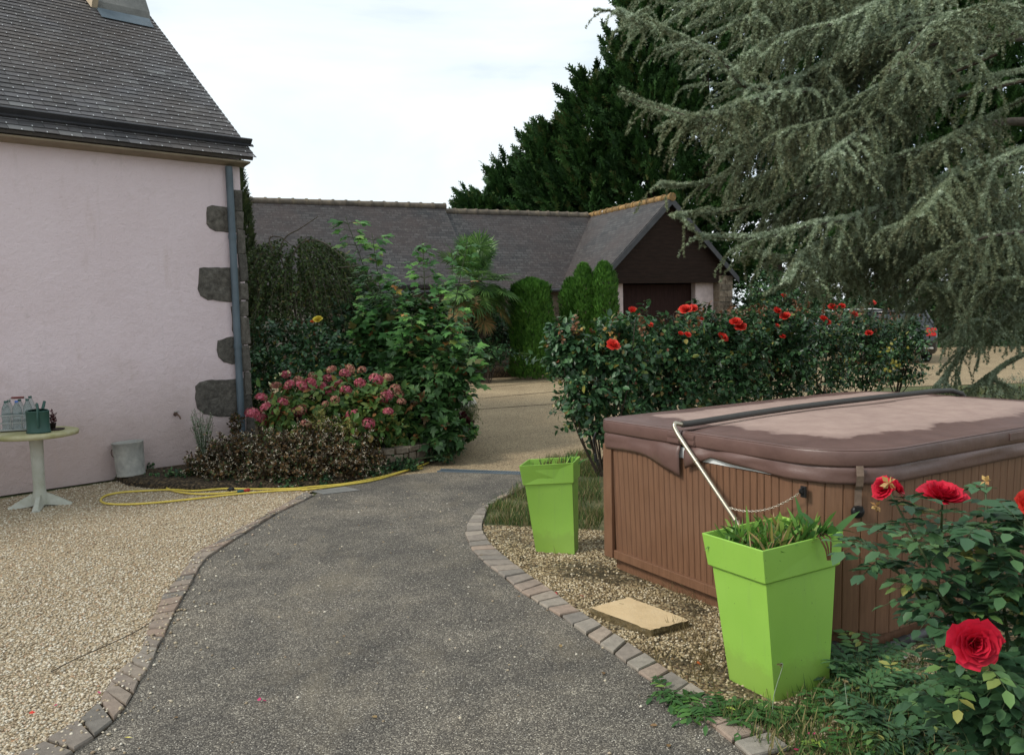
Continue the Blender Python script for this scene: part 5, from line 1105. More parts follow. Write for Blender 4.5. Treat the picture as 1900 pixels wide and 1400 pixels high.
# ------------------------------------------------------------------ background hedges
def shrub(name, label, cat, blobs, N, size, mat, tpl=LEAF4, group=None, stem=G['bark'], seed=1, **kw):
    c = Vector(blobs[0][0]); o = T(name, label, cat, (c.x, c.y, 0), group); fb = FB(); tw = FB(); twigs_leaves(fb, blobs, N, size, tpl, tw=tw, seed=seed, **kw); fb.build('foliage', mat, o); tw.build('twigs', stem, o)
    base_stems('stem', o, (c.x, c.y, 0), [Vector(b[0])+Vector((random.uniform(-.1,.1),random.uniform(-.1,.1),0)) for b in blobs for _ in (0,1)], .014, stem); return o
shrub('ivy_hedge', 'bright green ivy-covered bank to the right of the garage pillar', 'hedge', [(ctr(1430,545,23),(.95,.6,.85)),(ctr(1500,560,22.5),(1.0,.6,.7)),(ctr(1400,600,22.5),(.7,.5,.8)),(ctr(1450,620,22.5),(1.2,.6,.9)),(ctr(1540,600,24),(1.0,.6,.9))], 9000, .10, G['shrub'], seed=3)
shrub('dark_hedge', 'dark hedge behind the parked cars', 'hedge', [(ctr(x, 600, 31),(1.9,.8,1.6)) for x in (1420,1520,1610,1700,1790,1880,1950)]+[(ctr(x, 640, 31),(1.9,.8,1.2)) for x in (1480,1650,1760,1880)], 12000, .19, G['shrub'], seed=4)
shrub('dark_shrub', 'dark leafy shrub in the raised bed below the palm', 'shrub', [(ctr(905,655,19.6),(.8,.3,.32)),(ctr(850,640,19.8),(.7,.4,.5)),(ctr(935,610,22.2),(.5,.4,.7)),(ctr(880,600,21.6),(.9,.4,.8))], 9000, .10, G['shrub'], seed=5)
shrub('small_olive_bush', 'small grey-green bush at the right edge beyond the tub', 'shrub', [(ctr(1885,715,13.5),(.42,.3,.22)),(ctr(1840,725,13.5),(.3,.3,.15))], 1800, .05, G['silver'], NARROW, seed=6)
# ------------------------------------------------------------------ left garden
wl = ctr(548,540,12.4); wo = T('weeping_shrub', 'tall weeping olive-green shrub with bare arching branches behind the flower bed', 'shrub', (wl.x, wl.y, 0)); fb = FB(); tw = FB()
for k in range(520):
    a = random.uniform(0, 2*math.pi); q = math.sqrt(random.random())*.92; topz = 2.78*(1-.34*q**2.2)+random.uniform(-.16,.08); p = np.array([wl.x+.04+math.cos(a)*q, wl.y+math.sin(a)*q*.8, topz]); P = grow(p, np.array([math.cos(a)*.5, math.sin(a)*.5, .1]), random.uniform(.7,1.7), 9, .30, .06)
    P[:,2] = np.maximum(P[:,2], .6); tw.tube(P, .0022, 3, .4); n_ = 60; t = RNG.uniform(.05,1,n_)*(len(P)-1); i_ = t.astype(int).clip(0, len(P)-2); qq = P[i_]+(P[i_+1]-P[i_])*(t-i_)[:,None]
    fb.inst(LEAF4, qq+RNG.normal(size=(n_,3))*.012, rdir(n_)*.8+[0,0,-.6], rdir(n_), RNG.uniform(.035,.062,n_))
fb.build('foliage', G['willow'], wo)
for pl in ([(560,640),(535,520),(520,470),(530,440),(555,425),(590,402)],[(560,600),(540,500),(560,450),(600,450),(650,490)],[(550,620),(520,500),(485,470),(470,500)],[(560,560),(600,505),(650,495),(685,492)],[(540,540),(500,450),(520,440),(540,455)]):
    P = crom([tuple(ctr(x,y,12.0)) for x, y in pl], 6); tw.tube(P, np.linspace(.018,.006,len(P)), 5, .5)
tw.build('branches', G['greybark'], wo)
yr = shrub('yellow_rose_bush', 'dark rose bush behind the hydrangea bearing one yellow bloom', 'rose bush', [(ctr(520,640,10.9),(.55,.4,.42)),(ctr(600,650,10.6),(.45,.35,.40)),(ctr(480,690,10.4),(.34,.3,.4)),(ctr(650,690,10.4),(.4,.3,.35)),(ctr(560,700,10.3),(.5,.3,.35))], 7000, .062, G['rose'], LEAF, None, G['stem'], 7)
flower(RM['yellow'], ctr(590,593,10.2), .058, yr, Vector((0,-.6,.8))); flower(RM['orange'], ctr(579,597,10.2), .025, yr)
# sycamore saplings
mp_ = T('sycamore_sapling', 'cluster of tall sycamore saplings with big lobed leaves in the middle of the flower bed', 'sapling', onz(735,800)); fb = FB(); st_ = FB()
stems_ = [([(735,790),(712,620),(680,510),(641,402)],11.0),([(745,790),(722,640),(706,540),(690,432)],10.9),([(760,790),(742,660),(735,590),(728,520)],10.6),([(775,800),(790,640),(788,540),(784,448)],10.8),([(790,800),(830,660),(845,560),(868,446)],10.9),
          ([(720,790),(690,700),(672,640),(668,560)],10.7),([(790,800),(815,720),(828,660),(840,600)],10.3),([(740,780),(755,700),(760,640),(765,580)],10.2),([(700,790),(668,740),(650,690),(640,640)],10.6),([(790,810),(845,740),(862,690),(872,640)],10.1)]
for pl, Y in stems_:
    P = crom([tuple(ctr(x, y, Y)) for x, y in pl], 8); st_.tube(P, np.linspace(.012,.004,len(P)), 5, .4); L_ = np.linalg.norm(P[-1]-P[0]); lt = []; k = .36
    while k < 1.0:
        i = int(k*(len(P)-1)); p = P[i]; a = random.uniform(0, 3.14)
        for s_ in (0, math.pi):
            for _ in range(3):
                dd = np.array([math.cos(a+s_)+random.uniform(-.3,.3), math.sin(a+s_)+random.uniform(-.3,.3), random.uniform(.0,.5)]); l_ = random.uniform(.08,.24)*(1.15-k*.5); e_ = p+dd*l_; st_.tube(np.array([p, (p+e_)/2+[0,0,.01], e_]), .0018, 3, .3); lt.append((e_, dd))
        k += .030
    q = np.array([l[0] for l in lt]); d = np.array([l[1] for l in lt]); d[:,2] -= .45; n_ = len(q); fb.inst(MAPLE, q, d, np.array([0,-.45,.9])+rdir(n_)*.45, RNG.uniform(.10,.165,n_))
fb.build('leaves', G['maple'], mp_); st_.build('stems', G['stem'], mp_)
shrub('maple_bush', 'low leafy sycamore regrowth at the right of the flower bed, overhanging the stone wall', 'shrub', [(ctr(760,690,10.2),(.52,.4,.42)),(ctr(830,700,9.9),(.34,.3,.40)),(ctr(790,780,9.5),(.42,.32,.36)),(ctr(720,750,9.9),(.4,.3,.3)),(ctr(830,800,9.3),(.26,.25,.22)),(ctr(700,640,10.7),(.42,.3,.5)),(ctr(780,610,10.8),(.42,.3,.5))], 5600, .125, G['mapledark'], MAPLE, None, G['stem'], 8, per=7, sp=.45, droop=.35, floor=.06)
shrub('maple_bush', 'shadowy lobed-leaf shrub behind the hydrangea, left of the tall saplings', 'shrub', [(ctr(650,620,11.6),(.5,.4,.6)),(ctr(720,600,11.8),(.5,.4,.6)),(ctr(640,720,10.6),(.5,.3,.35))], 2600, .10, G['shrub'], MAPLE, None, G['stem'], 9, per=7)
# hydrangea
hd = shrub('hydrangea', 'hydrangea bush covered in fading pink and red flower heads', 'hydrangea', [(ctr(610,745,9.4),(.72,.42,.36)),(ctr(540,770,9.2),(.42,.35,.30)),(ctr(690,760,9.3),(.42,.36,.34)),(ctr(740,800,9.3),(.3,.3,.25)),(ctr(640,800,9.0),(.6,.3,.2))], 3800, .095, G['hydleaf'], LEAF, None, G['stem'], 10, per=8, droop=.25, sp=.5, floor=.1)
def hyd_mesh(seed):
    r_ = np.random.default_rng(seed); n = 95; D = nrm(r_.normal(size=(n*2,3))); D = D[D[:,2] > -.45][:n]; n = len(D); P = D*[1,1,.72]*r_.uniform(.86,1.05,(n,1)); V = []; F = []; rn = []
    for i in range(n):
        d = D[i]; a = nrm(np.cross(d, [.3,.9,.1])); b = np.cross(d, a); rot = r_.uniform(0,1.6); k = r_.random()
        for q in range(4):
            t = rot+q*math.pi/2; u = a*math.cos(t)+b*math.sin(t); v = -a*math.sin(t)+b*math.cos(t); b0 = len(V); sz = r_.uniform(.17,.24); c = P[i]
            V += [c, c+u*sz*.6+v*sz*.42+d*.04, c+u*sz*1.1+d*.015, c+u*sz*.6-v*sz*.42+d*.04]; F += [(b0,b0+1,b0+2),(b0,b0+2,b0+3)]; rn += [k]*4
    fb = FB(); fb.raw(np.array(V), np.array(F), np.array(rn)); o = fb.build('flower_head', G['hydr']); me = o.data; bpy.data.objects.remove(o); return me
HM = [hyd_mesh(i) for i in range(6)]
G['hydr2'] = leafmat('hydrangea_faded_petal', [(0,(.22,.07,.05)),(.4,(.36,.13,.10)),(.75,(.48,.22,.17)),(1,(.42,.30,.16))], .65, .2)
for q in (4,5): HM[q].materials[0] = G['hydr2']
HP = [(531,694,8),(512,716,10),(580,697,8),(554,705,9),(537,714,10),(560,715,10),(577,709,10),(592,720,16),(575,727,12),(612,727,12),(615,686,9),(650,684,9),(671,686,8),(640,693,10),(608,702,9),(628,711,8),(642,723,10),(668,710,10),(698,703,12),(720,700,9),(732,722,11),(740,730,9),(716,735,13),(485,737,10),(493,755,10),(525,745,9),(515,762,12),(548,768,15),(559,760,10),(604,749,6),(622,741,8),(470,768,14),(485,775,9),(500,787,9),(656,770,13),(684,785,11),(720,763,9),(568,787,10),(745,745,8)]
for i, (x, y, r) in enumerate(HP):
    Yf = 9.0+.25*math.sin(i)-(.1 if y > 740 else -.1); o = bpy.data.objects.new('flower_head', HM[(i*5+i//3) % 6]); C.objects.link(o); adopt(o, hd); o.location = ctr(x, y, Yf); o.scale = (r*1.12*Yf/1540,)*3; o.rotation_euler = (random.uniform(.1,.7), random.uniform(-.4,.4), random.uniform(0,6))
# heath mound
hm = T('heath_bush', 'low rusty-brown heath mound with small white dried flowers, below the hydrangea', 'heath bush', onz(520,900)); fb = FB(); fl = FB(); tw = FB()
bl = [(ctr(470,868,8.55),(.46,.30,.34)),(ctr(560,860,8.55),(.55,.34,.44)),(ctr(640,850,8.7),(.40,.30,.36)),(ctr(400,880,8.6),(.26,.25,.26)),(ctr(430,845,8.8),(.3,.25,.3)),(ctr(600,830,8.8),(.4,.3,.3)),(ctr(680,835,8.9),(.2,.2,.22)),(ctr(430,885,8.35),(.34,.20,.18)),(ctr(530,880,8.3),(.40,.20,.22)),(ctr(620,873,8.4),(.36,.20,.20)),(ctr(380,868,8.6),(.22,.2,.2))]
S_, E_ = twigs_leaves(fb, bl, 42000, .036, LEAF4, 15, .12, -.1, .9, .45, .02, tw, -1, 11); 
keep = RNG.random(len(E_)) < .66; e_ = E_[keep]; k = len(e_); pos = np.repeat(e_, 3, 0)+RNG.normal(size=(k*3,3))*.012; fl.inst(LEAF4, pos, rdir(k*3)+[0,0,.5], rdir(k*3), .020)
fl.inst(LEAF4, pos, rdir(k*3), rdir(k*3), .016)
fb.build('foliage', G['heath'], hm); fl.build('flowers', G['heathflower'], hm); tw.build('twigs', G['bark'], hm)
shrub('rusty_sprig', 'small rusty-leaved sprig at the foot of the downpipe', 'plant', [(ctr(437,785,9.35),(.09,.08,.13))], 500, .035, G['heath'], LEAF4, None, G['bark'], 12)
sv = T('silver_plant', 'upright silvery green plant growing against the pink wall below the big corner stone', 'plant', onz(375,850)); fb = FB(); st_ = FB(); b0 = ctr(378,850,9.05)
for k in range(40):
    p1 = ctr(374+random.uniform(-22,22), random.uniform(758,800), 9.05+random.uniform(-.08,.05)); P = crom([b0+Vector((random.uniform(-.05,.05),0,-.1)), (b0+p1)/2+Vector((random.uniform(-.03,.03),0,0)), p1], 6); st_.tube(P, .002, 3, .4); n_ = 34; t = RNG.uniform(.1,1,n_)*(len(P)-1); i_ = t.astype(int).clip(0,len(P)-2); q = P[i_]+(P[i_+1]-P[i_])*(t-i_)[:,None]; fb.inst(NARROW, q, rdir(n_)+[0,0,.7], rdir(n_), .032)
fb.build('leaves', G['silver'], sv); st_.build('stems', G['stem'], sv)
shrub('fern_clump', 'yellow-green feathery clump between heath and hydrangea', 'plant', [(ctr(592,780,8.75),(.12,.1,.14)),(ctr(640,790,8.75),(.12,.1,.08))], 800, .05, leafmat('yellow_fern', [(0,(.12,.14,.03)),(1,(.32,.29,.08))]), NARROW, None, G['stem'], 13)
shrub('round_bush', 'round olive-green bush at the tip of the flower bed beside the courtyard', 'shrub', [(ctr(852,765,10.6),(.25,.25,.22)),(ctr(866,762,10.8),(.2,.2,.2))], 4200, .04, leafmat('olive_needles', [(0,(.05,.08,.02)),(1,(.16,.20,.05))]), NARROW, None, G['stem'], 14)
hu = shrub('maroon_plant', 'dark maroon-leaved plant below the round olive bush', 'plant', [(ctr(845,785,10.2),(.24,.18,.10)),(ctr(820,780,10.2),(.14,.15,.10))], 700, .07, G['maroon'], LEAF, None, G['stem'], 15)
rs = shrub('green_plant', 'leafy green plant with one orange bloom at the end of the flower bed', 'plant', [(ctr(822,765,10.3),(.16,.15,.15)),(ctr(870,800,10.0),(.13,.12,.10))], 700, .06, G['weed'], LEAF, None, G['stem'], 16); flower(RM['orange'], ctr(831,752,10.1), .045, rs); 
o = shrub('ivy_cover', 'creeping ivy and ferns along the foot of the flower bed by the hose', 'ivy', [(ctr(x, y, Y),(.20,.12,.10)) for x, y, Y in ((330,885,8.5),(400,903,8.25),(470,903,8.2),(540,898,8.2),(600,893,8.3),(300,893,8.6),(360,897,8.5),(430,895,8.4),(500,892,8.35),(570,888,8.35),(630,882,8.5),(690,868,8.7),(750,862,8.9),(820,842,9.2),(240,893,8.8),(260,872,9.0))], 7500, .037, G['shrub'], LEAF4, None, G['stem'], 17, per=7)
lb = [(535,690),(512,700),(520,693),(508,722),(500,711)]; dz = T('daisy_plant', 'thin stems with tiny yellow-white flowers left of the hydrangea', 'plant', onz(515,840)); fb = FB(); st_ = FB()
for x, y in lb: 
    P = np.array([ctr(515,760,9.1), ctr((x+515)/2, (y+760)/2, 9.05), ctr(x,y,9.0)], float); st_.tube(P, .002, 3); fb.inst(LEAF4, np.repeat(P[-1:], 8, 0), rdir(8), rdir(8), .024)
fb.build('flowers', leafmat('pale_yellow', [(0,(.6,.6,.25)),(1,(.7,.7,.5))]), dz); st_.build('stems', G['stem'], dz)
# ------------------------------------------------------------------ palm
pc_ = ctr(884,520,20.2); pm = T('fan_palm', 'windmill fan palm with drooping yellowed lower fronds in front of the barn', 'palm', (pc_.x, pc_.y, 0)); tr = FB()
tr.tube(np.array([[pc_.x,pc_.y,0],[pc_.x+.03,pc_.y,1.2],[pc_.x,pc_.y,2.45]]), np.array([.16,.17,.13]), 12); tr.build('trunk', G['bark'], pm)
def frond(az, el, plen, fr, mat, name='frond'):
    fb = FB(); o_ = np.array([pc_.x, pc_.y, 2.42]); d = np.array([math.cos(az)*math.cos(el), math.sin(az)*math.cos(el), math.sin(el)]); P = grow(o_, d, plen, 5, .05 if el > 0 else .12, .02); fb.tube(P, .009, 4, .3)
    t = nrm(P[-1]-P[-2]); sd_ = nrm(np.cross(t, [0,0,1])); up = np.cross(sd_, t); n = 26; a = np.linspace(-2.2, 2.2, n)+RNG.normal(size=n)*.03; dd = t*np.cos(a)[:,None]+sd_*np.sin(a)[:,None]+up*.12
    ln = fr*(1-.22*(np.abs(a)/2.35)**2)*RNG.uniform(.9,1.05,n); V = []; F = []; rn = []
    for i in range(n):
        di = nrm(dd[i]); w_ = np.cross(di, up); w_ = nrm(w_)*.021; p0 = P[-1]; m_ = p0+di*ln[i]*.6; e = p0+di*ln[i]*.97-np.array([0,0,.06*ln[i]+random.random()*.07]); b = len(V)
        V += [p0, m_-w_, m_+w_, e]; F += [(b,b+2,b+1),(b+1,b+2,b+3)]; rn += [random.random()]*4
    fb.raw(np.array(V), np.array(F), np.array(rn)); fb.build(name, mat, pm)
for i in range(34): frond(i*2.4+random.uniform(-.3,.3), random.uniform(-.1,1.4), random.uniform(.40,.85), random.uniform(.48,.62), G['palm'])
for i in range(20): frond(i*2.4+1, random.uniform(-.75,.0), random.uniform(.45,.85), random.uniform(.46,.58), G['palm'])
for i in range(15): frond(-1.57+random.uniform(-2.1,2.1), random.uniform(-1.15,-.45), random.uniform(.55,1.15), random.uniform(.36,.50), G['palmold'], 'old_frond')
# ------------------------------------------------------------------ grass
def scatter(poly, N):
    P = np.array([tuple(p)[:2] for p in poly]); lo, hi = P.min(0), P.max(0); c = RNG.random((N*5,2))*(hi-lo)+lo; ins = np.zeros(len(c), bool); j = len(P)-1
    for i in range(len(P)):
        c1 = (P[i,1] > c[:,1]) != (P[j,1] > c[:,1])
        with np.errstate(divide='ignore', invalid='ignore'): c2 = c[:,0] < (P[j,0]-P[i,0])*(c[:,1]-P[i,1])/(P[j,1]-P[i,1])+P[i,0]
        ins ^= (c1 & c2); j = i
    return c[ins][:N]
def grass(poly, N, h, mat, clump=.0, label=None, z0=0):
    c = scatter(poly, N)
    if clump: c = c[(np.sin(c[:,0]*9+2*np.sin(c[:,1]*6))+np.sin(c[:,1]*11+c[:,0]*4)+RNG.normal(size=len(c))*.7) > clump]
    n = len(c); fb = FB(); fb.inst(BLADE, np.c_[c, np.full(n, z0)], np.array([0,0,1.])+rdir(n)*.5, rdir(n), h*RNG.uniform(.4,1.3,n)); o = fb.build('grass', mat); return tag(o, label, None, None, 'stuff')
gpoly = px([(899,972),(905,945),(935,925),(962,905),(975,893),(1015,855),(1060,845),(1105,842),(1120,960),(1108,985),(1010,985),(960,978)])
grass(gpoly, 9000, .085, G['grass'], -.6); grass(gpoly, 4500, .075, G['drygrass'], -.2)
wp = [(2.2,8.0),(3.2,7.6),(5.0,7.0),(9.5,10),(12,16.5),(7.6,15.6),(4.5,12.4)]
grass(wp, 26000, .09, G['grass']); grass(wp, 7000, .08, G['drygrass'], .2)
grass(px([(1180,1195),(1290,1150),(1340,1260),(1345,1300),(1240,1250)]), 500, .08, G['drygrass'], .3); grass(px([(910,985),(1110,985),(1330,1130),(1290,1160),(1100,1100)]), 350, .06, G['drygrass'], .2)
npoly = [tuple(onz(1330,1335)[:2]), tuple(onz(1420,1400)[:2]), (1.15,2.7), (2.8,2.4), (3.2,3.7), tuple(onz(1760,1215)[:2]), tuple(onz(1550,1250)[:2])]
grass(npoly, 9000, .085, G['grass'], -.6); grass(npoly, 1300, .08, G['drygrass'], 0)
# ------------------------------------------------------------------ planting in the planters
def in_quad(q, n, m_=.11):
    a, b, c, d = [np.array(p) for p in q]; u = RNG.uniform(m_,1-m_,n)[:,None]; v = RNG.uniform(m_,1-m_,n)[:,None]; return (a*(1-u)+b*u)*(1-v)+(d*(1-u)+c*u)*v
def strap(n, q, h, fb, mat_w=.018, lean=.6, cv=.35):
    base = in_quad(q, n); V = []; F = []; rn = []
    for p in base:
        d = np.array([RNG.normal()*lean, RNG.normal()*lean, 1.]); P = grow(p-[0,0,.01], d, h*RNG.uniform(.45,1.2), 5, cv*RNG.uniform(.2,1), .05); t = nrm(np.gradient(P, axis=0)); s_ = nrm(np.cross(t, rdir(1)[0])); w_ = mat_w*RNG.uniform(.5,1.2)*np.array([.45,.8,1,.9,.6,.05]); b = len(V); r = random.random()
        for i in range(6): V += [P[i]-s_[i]*w_[i], P[i]+s_[i]*w_[i]]; rn += [r, r]
        for i in range(5): F += [(b+2*i,b+2*i+1,b+2*i+3),(b+2*i,b+2*i+3,b+2*i+2)]
    fb.raw(np.array(V), np.array(F), np.array(rn))
pp2 = T('strap_leaf_plant', 'tangled green strap-leaved plants filling the nearest lime planter', 'plant', sum(soil2, Vector())/4); fb = FB(); strap(260, soil2, .125, fb, .007); strap(90, soil2, .15, fb, .012, .4, .25); fb.build('leaves', G['strap'], pp2)
fb = FB(); strap(90, soil2, .11, fb, .004, .35, .15); fb.build('dry_leaves', leafmat('dry_leaf', [(0,(.16,.08,.04)),(.6,(.34,.2,.1)),(1,(.5,.36,.2))]), pp2)
fb = FB(); rq = [soil2[2].lerp(soil2[1],.25), soil2[2], soil2[3].lerp(soil2[2],.5), soil2[3].lerp(soil2[1],.5)]; strap(26, rq, .19, fb, .020, .55, .3); fb.build('leaves', G['weed'], pp2)
e0 = soil2[1].lerp(soil2[2], .72)+Vector((.01,-.03,.055)); fb = FB()
for dx in (-.018,.0,.02): fb.tube(crom([e0+Vector((dx,.04,0)), e0+Vector((dx*1.2,-.012,-.002)), e0+Vector((dx*.6+.012,-.022,-.05)), e0+Vector((.016+dx*.3,-.020,-.10))], 5), .004, 4, .5)
fb.build('withered_stem', simple('withered', (.10,.045,.02), .8), pp2)
pp1 = T('cut_stalks', 'dry cut-back stalks and a few green shoots in the far lime planter', 'plant', sum(soil1, Vector())/4); fb = FB(); strap(60, soil1, .10, fb, .004, .25, .1); fb.build('dry_stalks', G['heath'], pp1)
fb = FB(); strap(26, [soil1[1].lerp(soil1[0],.3), soil1[1], soil1[2], soil1[3].lerp(soil1[2],.6)], .13, fb, .007, .35, .2); fb.build('shoots', G['weed'], pp1)
# ------------------------------------------------------------------ near rose bush at the right
BS = np.array([1.75,2.75,0.]); nr = T('rose_bush', 'large crimson-flowered rose bush close up at the right edge before the hot tub', 'rose bush', BS); st_ = FB(); fb = FB()
canes = [([(1850,1400),(1800,1210),(1740,1080),(1690,985),(1652,915)],2.70),([(1740,1080),(1745,1010),(1749,930)],2.68),([(1880,1400),(1870,1200),(1850,1020),(1832,960),(1828,893)],2.75),([(1850,1350),(1780,1250),(1700,1100),(1640,1040),(1600,1000)],2.85),
         ([(1900,1400),(1890,1280),(1830,1230),(1805,1195)],2.48),([(1950,1300),(1930,1100),(1905,1000),(1899,950)],2.6),([(1900,1300),(1860,1150),(1790,1040),(1700,1010)],2.9),([(1930,1300),(1900,1080),(1880,980),(1850,930)],2.85),([(1890,1350),(1820,1180),(1760,1120),(1720,1075)],2.7),([(1900,1400),(1850,1330),(1780,1310),(1700,1290)],2.7),([(1950,1250),(1920,1150),(1890,1080),(1860,1040)],2.6)]
def compound(p, d, L_, nl, sz, fb, stf, tpl=LEAF, pair=True, droop=.08):
    P = grow(np.array(p, float), np.array(d, float), L_, 6, droop, .03); stf.tube(P, .0013, 3, .6); pos = []; dr = []; t = nrm(np.gradient(P, axis=0)); up = np.array([0,0,1.]); k = (nl-1)//2
    for i in range(k):
        f = .30+.62*i/k; j = f*6; a = int(j); q = P[a]+(P[min(a+1,6)]-P[a])*(j-a); s_ = nrm(np.cross(t[a], up))
        for sg in (-1,1): pos.append(q); dr.append(s_*sg+t[a]*.55)
    pos.append(P[-1]); dr.append(t[-1]); pos = np.array(pos); dr = np.array(dr)+RNG.normal(size=(len(dr),3))*.12; dr[:,2] -= .12; n_ = nrm(np.cross(nrm(np.cross(t[3], up)), t[3])); n_ = n_ if n_[2] > 0 else -n_
    fb.inst(tpl, pos, dr, n_+rdir(len(pos))*.22, sz*RNG.uniform(.75,1.15,len(pos)), np.clip(RNG.normal(.5,.25), 0, 1)+RNG.normal(size=len(pos))*.05)
for pl, Y in canes:
    P = crom([tuple(at(x, y, Y+.05*math.sin(i*2))) for i, (x, y) in enumerate(pl)], 10); st_.tube(P, np.linspace(.0065,.003,len(P)), 6, .5); n = len(P); k = 3
    while k < n-2:
        p = P[k]; a = random.uniform(0,6.28); compound(p, (math.cos(a)*.9, math.sin(a)*.9, random.uniform(-.1,.5)), random.uniform(.09,.15), random.choice((5,5,7)), random.uniform(.044,.066), fb, st_); k += random.choice((1,1,2))
for k in range(270):      # side shoots that fill the bush
    x = random.uniform(1690,1960); y = random.uniform(960,1400)
    if (x-1900)/230+(1180-y)/420 < -1.0 or (1775 < x < 1850 and 1150 < y < 1230) or (y < 1240 and x < 1600+abs(y-1120)*.9+80): continue
    p = at(x, y, random.uniform(2.5,3.0)); a = random.uniform(0,6.28)
    if p.z < .02: continue
    compound(p, (math.cos(a), math.sin(a)*.8-.1, random.uniform(-.1,.5)), random.uniform(.09,.16), random.choice((5,7)), random.uniform(.045,.070), fb, st_)
for x, y in ((1600,980),(1625,990),(1590,1010),(1610,1040),(1628,1052),(1700,960),(1690,1062),(1720,1100),(1745,1130),(1860,950),(1845,965),(1850,905)):
    p = at(x, y, 2.8); a = random.uniform(0,6.28); compound(p, (math.cos(a), math.sin(a)*.5, .2), .11, 5, .058, fb, st_)
fb.build('foliage', G['nearrose'], nr); st_.build('stems', G['stem'], nr)
flower(RM['red'], at(1640,906,2.66), .038, nr, Vector((-.8,-.4,.5))); flower(RM['red'], at(1660,904,2.70), .036, nr, Vector((.7,-.3,.6))); flower(RM['red'], at(1748,922,2.66), .068, nr, Vector((.05,-.35,1)))
flower(RM['red'], at(1807,1192,2.40), .070, nr, Vector((-.15,-1,.15))); flower(RM['coral'], at(1906,936,2.55), .04, nr, Vector((0,-.8,.4)))
SP_ = leafmat('spent', [(0,(.34,.17,.06)),(1,(.62,.42,.16))])
for x, y, Y, s_ in ((1649,896,2.62,.030),(1626,938,2.64,.022),(1829,892,2.72,.022)):
    fb = FB(); fb.inst(LEAF4, np.repeat(np.array([at(x,y,Y)]), 8, 0), rdir(8)+[0,0,.3], rdir(8), s_); fb.build('spent_flower', SP_, nr)
# ------------------------------------------------------------------ ground plants
OVAL = tplf([(0,0,0),(-.20,.35,.05),(.20,.35,.05),(0,.38,0),(-.15,.7,.03),(.15,.7,.03),(0,.72,-.02),(0,1,-.06)], [(0,3,1),(0,2,3),(1,3,6),(1,6,4),(3,2,5),(3,5,6),(4,6,7),(6,5,7)])
def weed(label, pts, n, L_, sz, mat, nl=9, tpl=OVAL, up=(.1,.7), cat='plant', name='pinnate_plant', hz_=.02):
    o = T(name, label, cat, onz(*pts[0])); fb = FB(); st_ = FB()
    for k in range(n):
        x, y = random.choice(pts); p = onz(x+random.uniform(-14,14), y+random.uniform(-8,8), hz_); a = random.uniform(0,6.28); compound(p, (math.cos(a), math.sin(a), random.uniform(*up)), L_*random.uniform(.6,1.2), nl, sz*random.uniform(.7,1.2), fb, st_, tpl, True, .14)
    fb.build('leaves', mat, o); st_.build('stems', G['stem'], o)
weed('low bright yellow-green leafy plant spilling over the kerb left of the nearest planter', [(1245,1285),(1262,1290),(1290,1310),(1320,1315),(1345,1330),(1370,1320)], 70, .15, .052, G['weed'], 7)
weed('leafy green plant at the foot of the nearest lime planter, under its near corner', [(1390,1330),(1420,1335),(1450,1320),(1480,1330),(1515,1320),(1540,1305)], 60, .16, .060, leafmat('weed2', [(0,(.03,.08,.02)),(.7,(.06,.15,.04)),(1,(.14,.26,.06))]), 5)
weed('dark feathery pinnate plant between the nearest planter and the grey drain hose', [(1575,1250),(1610,1240),(1640,1260),(1590,1290),(1630,1320)], 70, .26, .058, G['nearrose'], 13, OVAL, (.3,1.2))
weed('dark pinnate seedling plants below the large red rose bloom', [(1680,1300),(1730,1320),(1700,1360),(1760,1370),(1650,1370)], 110, .22, .056, G['nearrose'], 11, OVAL, (.2,1.0))
weed('small green weeds at the bottom edge of the picture, right of the kerb', [(1560,1380),(1600,1390),(1520,1395),(1640,1400)], 34, .13, .046, G['weed'], 7)
weed('tiny green seedlings behind the nearest planter beside the hot tub base', [(1556,1205),(1570,1220),(1560,1190)], 7, .09, .030, G['nearrose'], 7)
# wispy stalks
for lab, pl, Y in (('thin pale stalk with a bud rising in front of the nearest planter', [(1433,1340),(1436,1290),(1452,1235),(1447,1230)], 3.25),('thin stalk with pale seed heads right of the nearest planter', [(1590,1400),(1575,1330),(1567,1262)], 3.2)):
    o = T('wild_stalk', lab, 'plant', at(*pl[0], Y)); P = crom([tuple(at(x,y,Y)) for x, y in pl], 8); st_ = FB(); st_.tube(P, .0016, 4, .8); st_.build('stem', G['silver'], o); fb = FB(); fb.inst(LEAF4, np.repeat(P[-1:], 8, 0), rdir(8), rdir(8), .016); fb.build('bud', G['drygrass'], o)
dg = T('dry_weed', 'brown dried weed tangle on the gravel between the slab and the nearest planter', 'plant', onz(1290,1130)); fb = FB()
for k in range(60):
    x, y = random.choice([(1240,1110),(1262,1115),(1285,1125),(1300,1190),(1310,1230),(1200,1120),(1320,1250)]); p = np.array(onz(x+random.uniform(-18,18), y+random.uniform(-12,12))); fb.tube(grow(p, np.array([RNG.normal()*.7, RNG.normal()*.7, 1]), random.uniform(.06,.16), 5, random.uniform(-.05,.25), .18), .0011, 3, random.random())
fb.build('stems', G['drygrass'], dg)
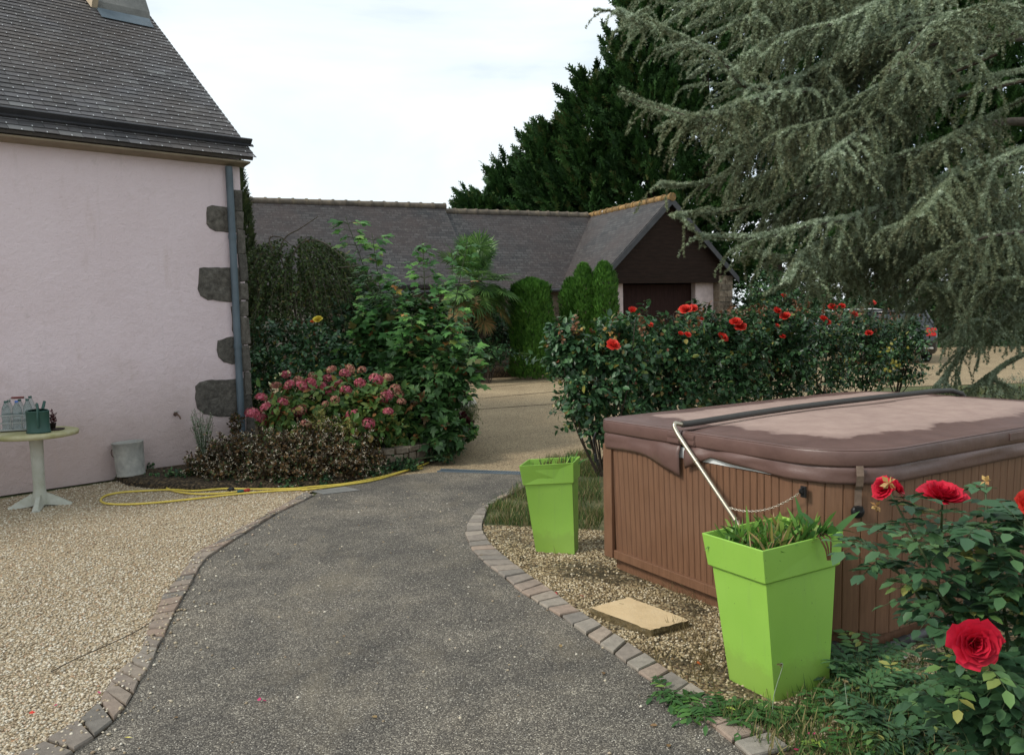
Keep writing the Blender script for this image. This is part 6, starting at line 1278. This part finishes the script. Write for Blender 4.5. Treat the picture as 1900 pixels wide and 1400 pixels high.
# fallen petals
pet = (lambda r: [tplf([(0,0,0),(-.5,.4,.12),(.5,.4,.12),(-.45,.9,.2),(.45,.9,.16),(0,.55,0)], [(0,5,1),(0,2,5),(1,5,3),(5,2,4),(3,5,4)])])(0)[0]
for k, (x, y, c) in enumerate([(190,1287,'pinkp'),(98,1307,'pinkp'),(64,1322,'coral'),(488,1298,'pinkp'),(1368,1361,'pinkp'),(1505,1358,'pinkp'),(1552,1350,'red'),(1526,1390,'red'),(1482,1388,'pinkp'),(1680,1223,'whitep'),(1736,1273,'red'),(1800,1282,'red'),(1080,1105,'red'),(1297,1229,'orange'),(1030,1102,'red'),(1420,1392,'pinkp'),(1610,1345,'pinkp'),(1655,1290,'pinkp')]):
    fb = FB(); p = onz(x, y, .016); fb.inst(pet, np.repeat(np.array([p]), 2, 0)+RNG.normal(size=(2,3))*[.006,.006,.001], rdir(2)*[1,1,.2], np.array([0,0,1.])+rdir(2)*.4, .017); o = fb.build('petal', G[c]); tag(o, 'small pink or red rose petal fallen on the ground', 'petal', 'fallen rose petals scattered on the ground')
fb = FB(); p = onz(230,1367,.010); tag((fb.inst(NARROW, np.array([p]), np.array([[1.,.05,0]]), np.array([[0,0,1.]]), .035, .5), fb.build('fallen_leaf', simple('yellow_straw', (.7,.6,.1))))[1], 'tiny bright yellow leaf sliver lying on the asphalt near the bottom left', 'leaf')
fb = FB(); P = crom([tuple(onz(x, y, .02)) for x, y in ((95,1245),(140,1222),(190,1200),(250,1172),(285,1150))], 6); fb.tube(P, .003, 4, .4); tag(fb.build('dry_twig', G['bark']), 'long thin twig lying on the gravel left of the kerb', 'twig')
st = T('small_rock', 'small grey-green stone at the kerb under the leafy plant', 'rock', onz(1372,1338)); fb = FB(); fb.inst(STONE, np.array([onz(1374,1338,.02)]), rdir(1), np.array([[0,0,1.]]), .022); fb.build('rock', MT['cement'], st)

dl = leafmat('brown_dead_leaf', [(0,(.10,.055,.025)),(.5,(.22,.13,.06)),(1,(.40,.28,.12))])
for k, (x, y) in enumerate([(1040,1200),(905,1150),(1120,1250),(760,960),(640,1180),(430,1240),(330,1330),(1188,1290),(1220,1345),(960,1105),(1015,1130),(890,1030),(1250,1220),(1080,1085),(980,1060),(545,1010),(700,1330),(1240,1385)]):
    fb = FB(); fb.inst(LEAF, np.array([onz(x, y, .012)]), rdir(1)*[1,1,.15], np.array([[0,0,1.]])+rdir(1)*.4, random.uniform(.018,.032)); tag(fb.build('fallen_leaf', dl), 'small brown dead leaf lying on the ground', 'leaf', 'dead leaves scattered on the ground')
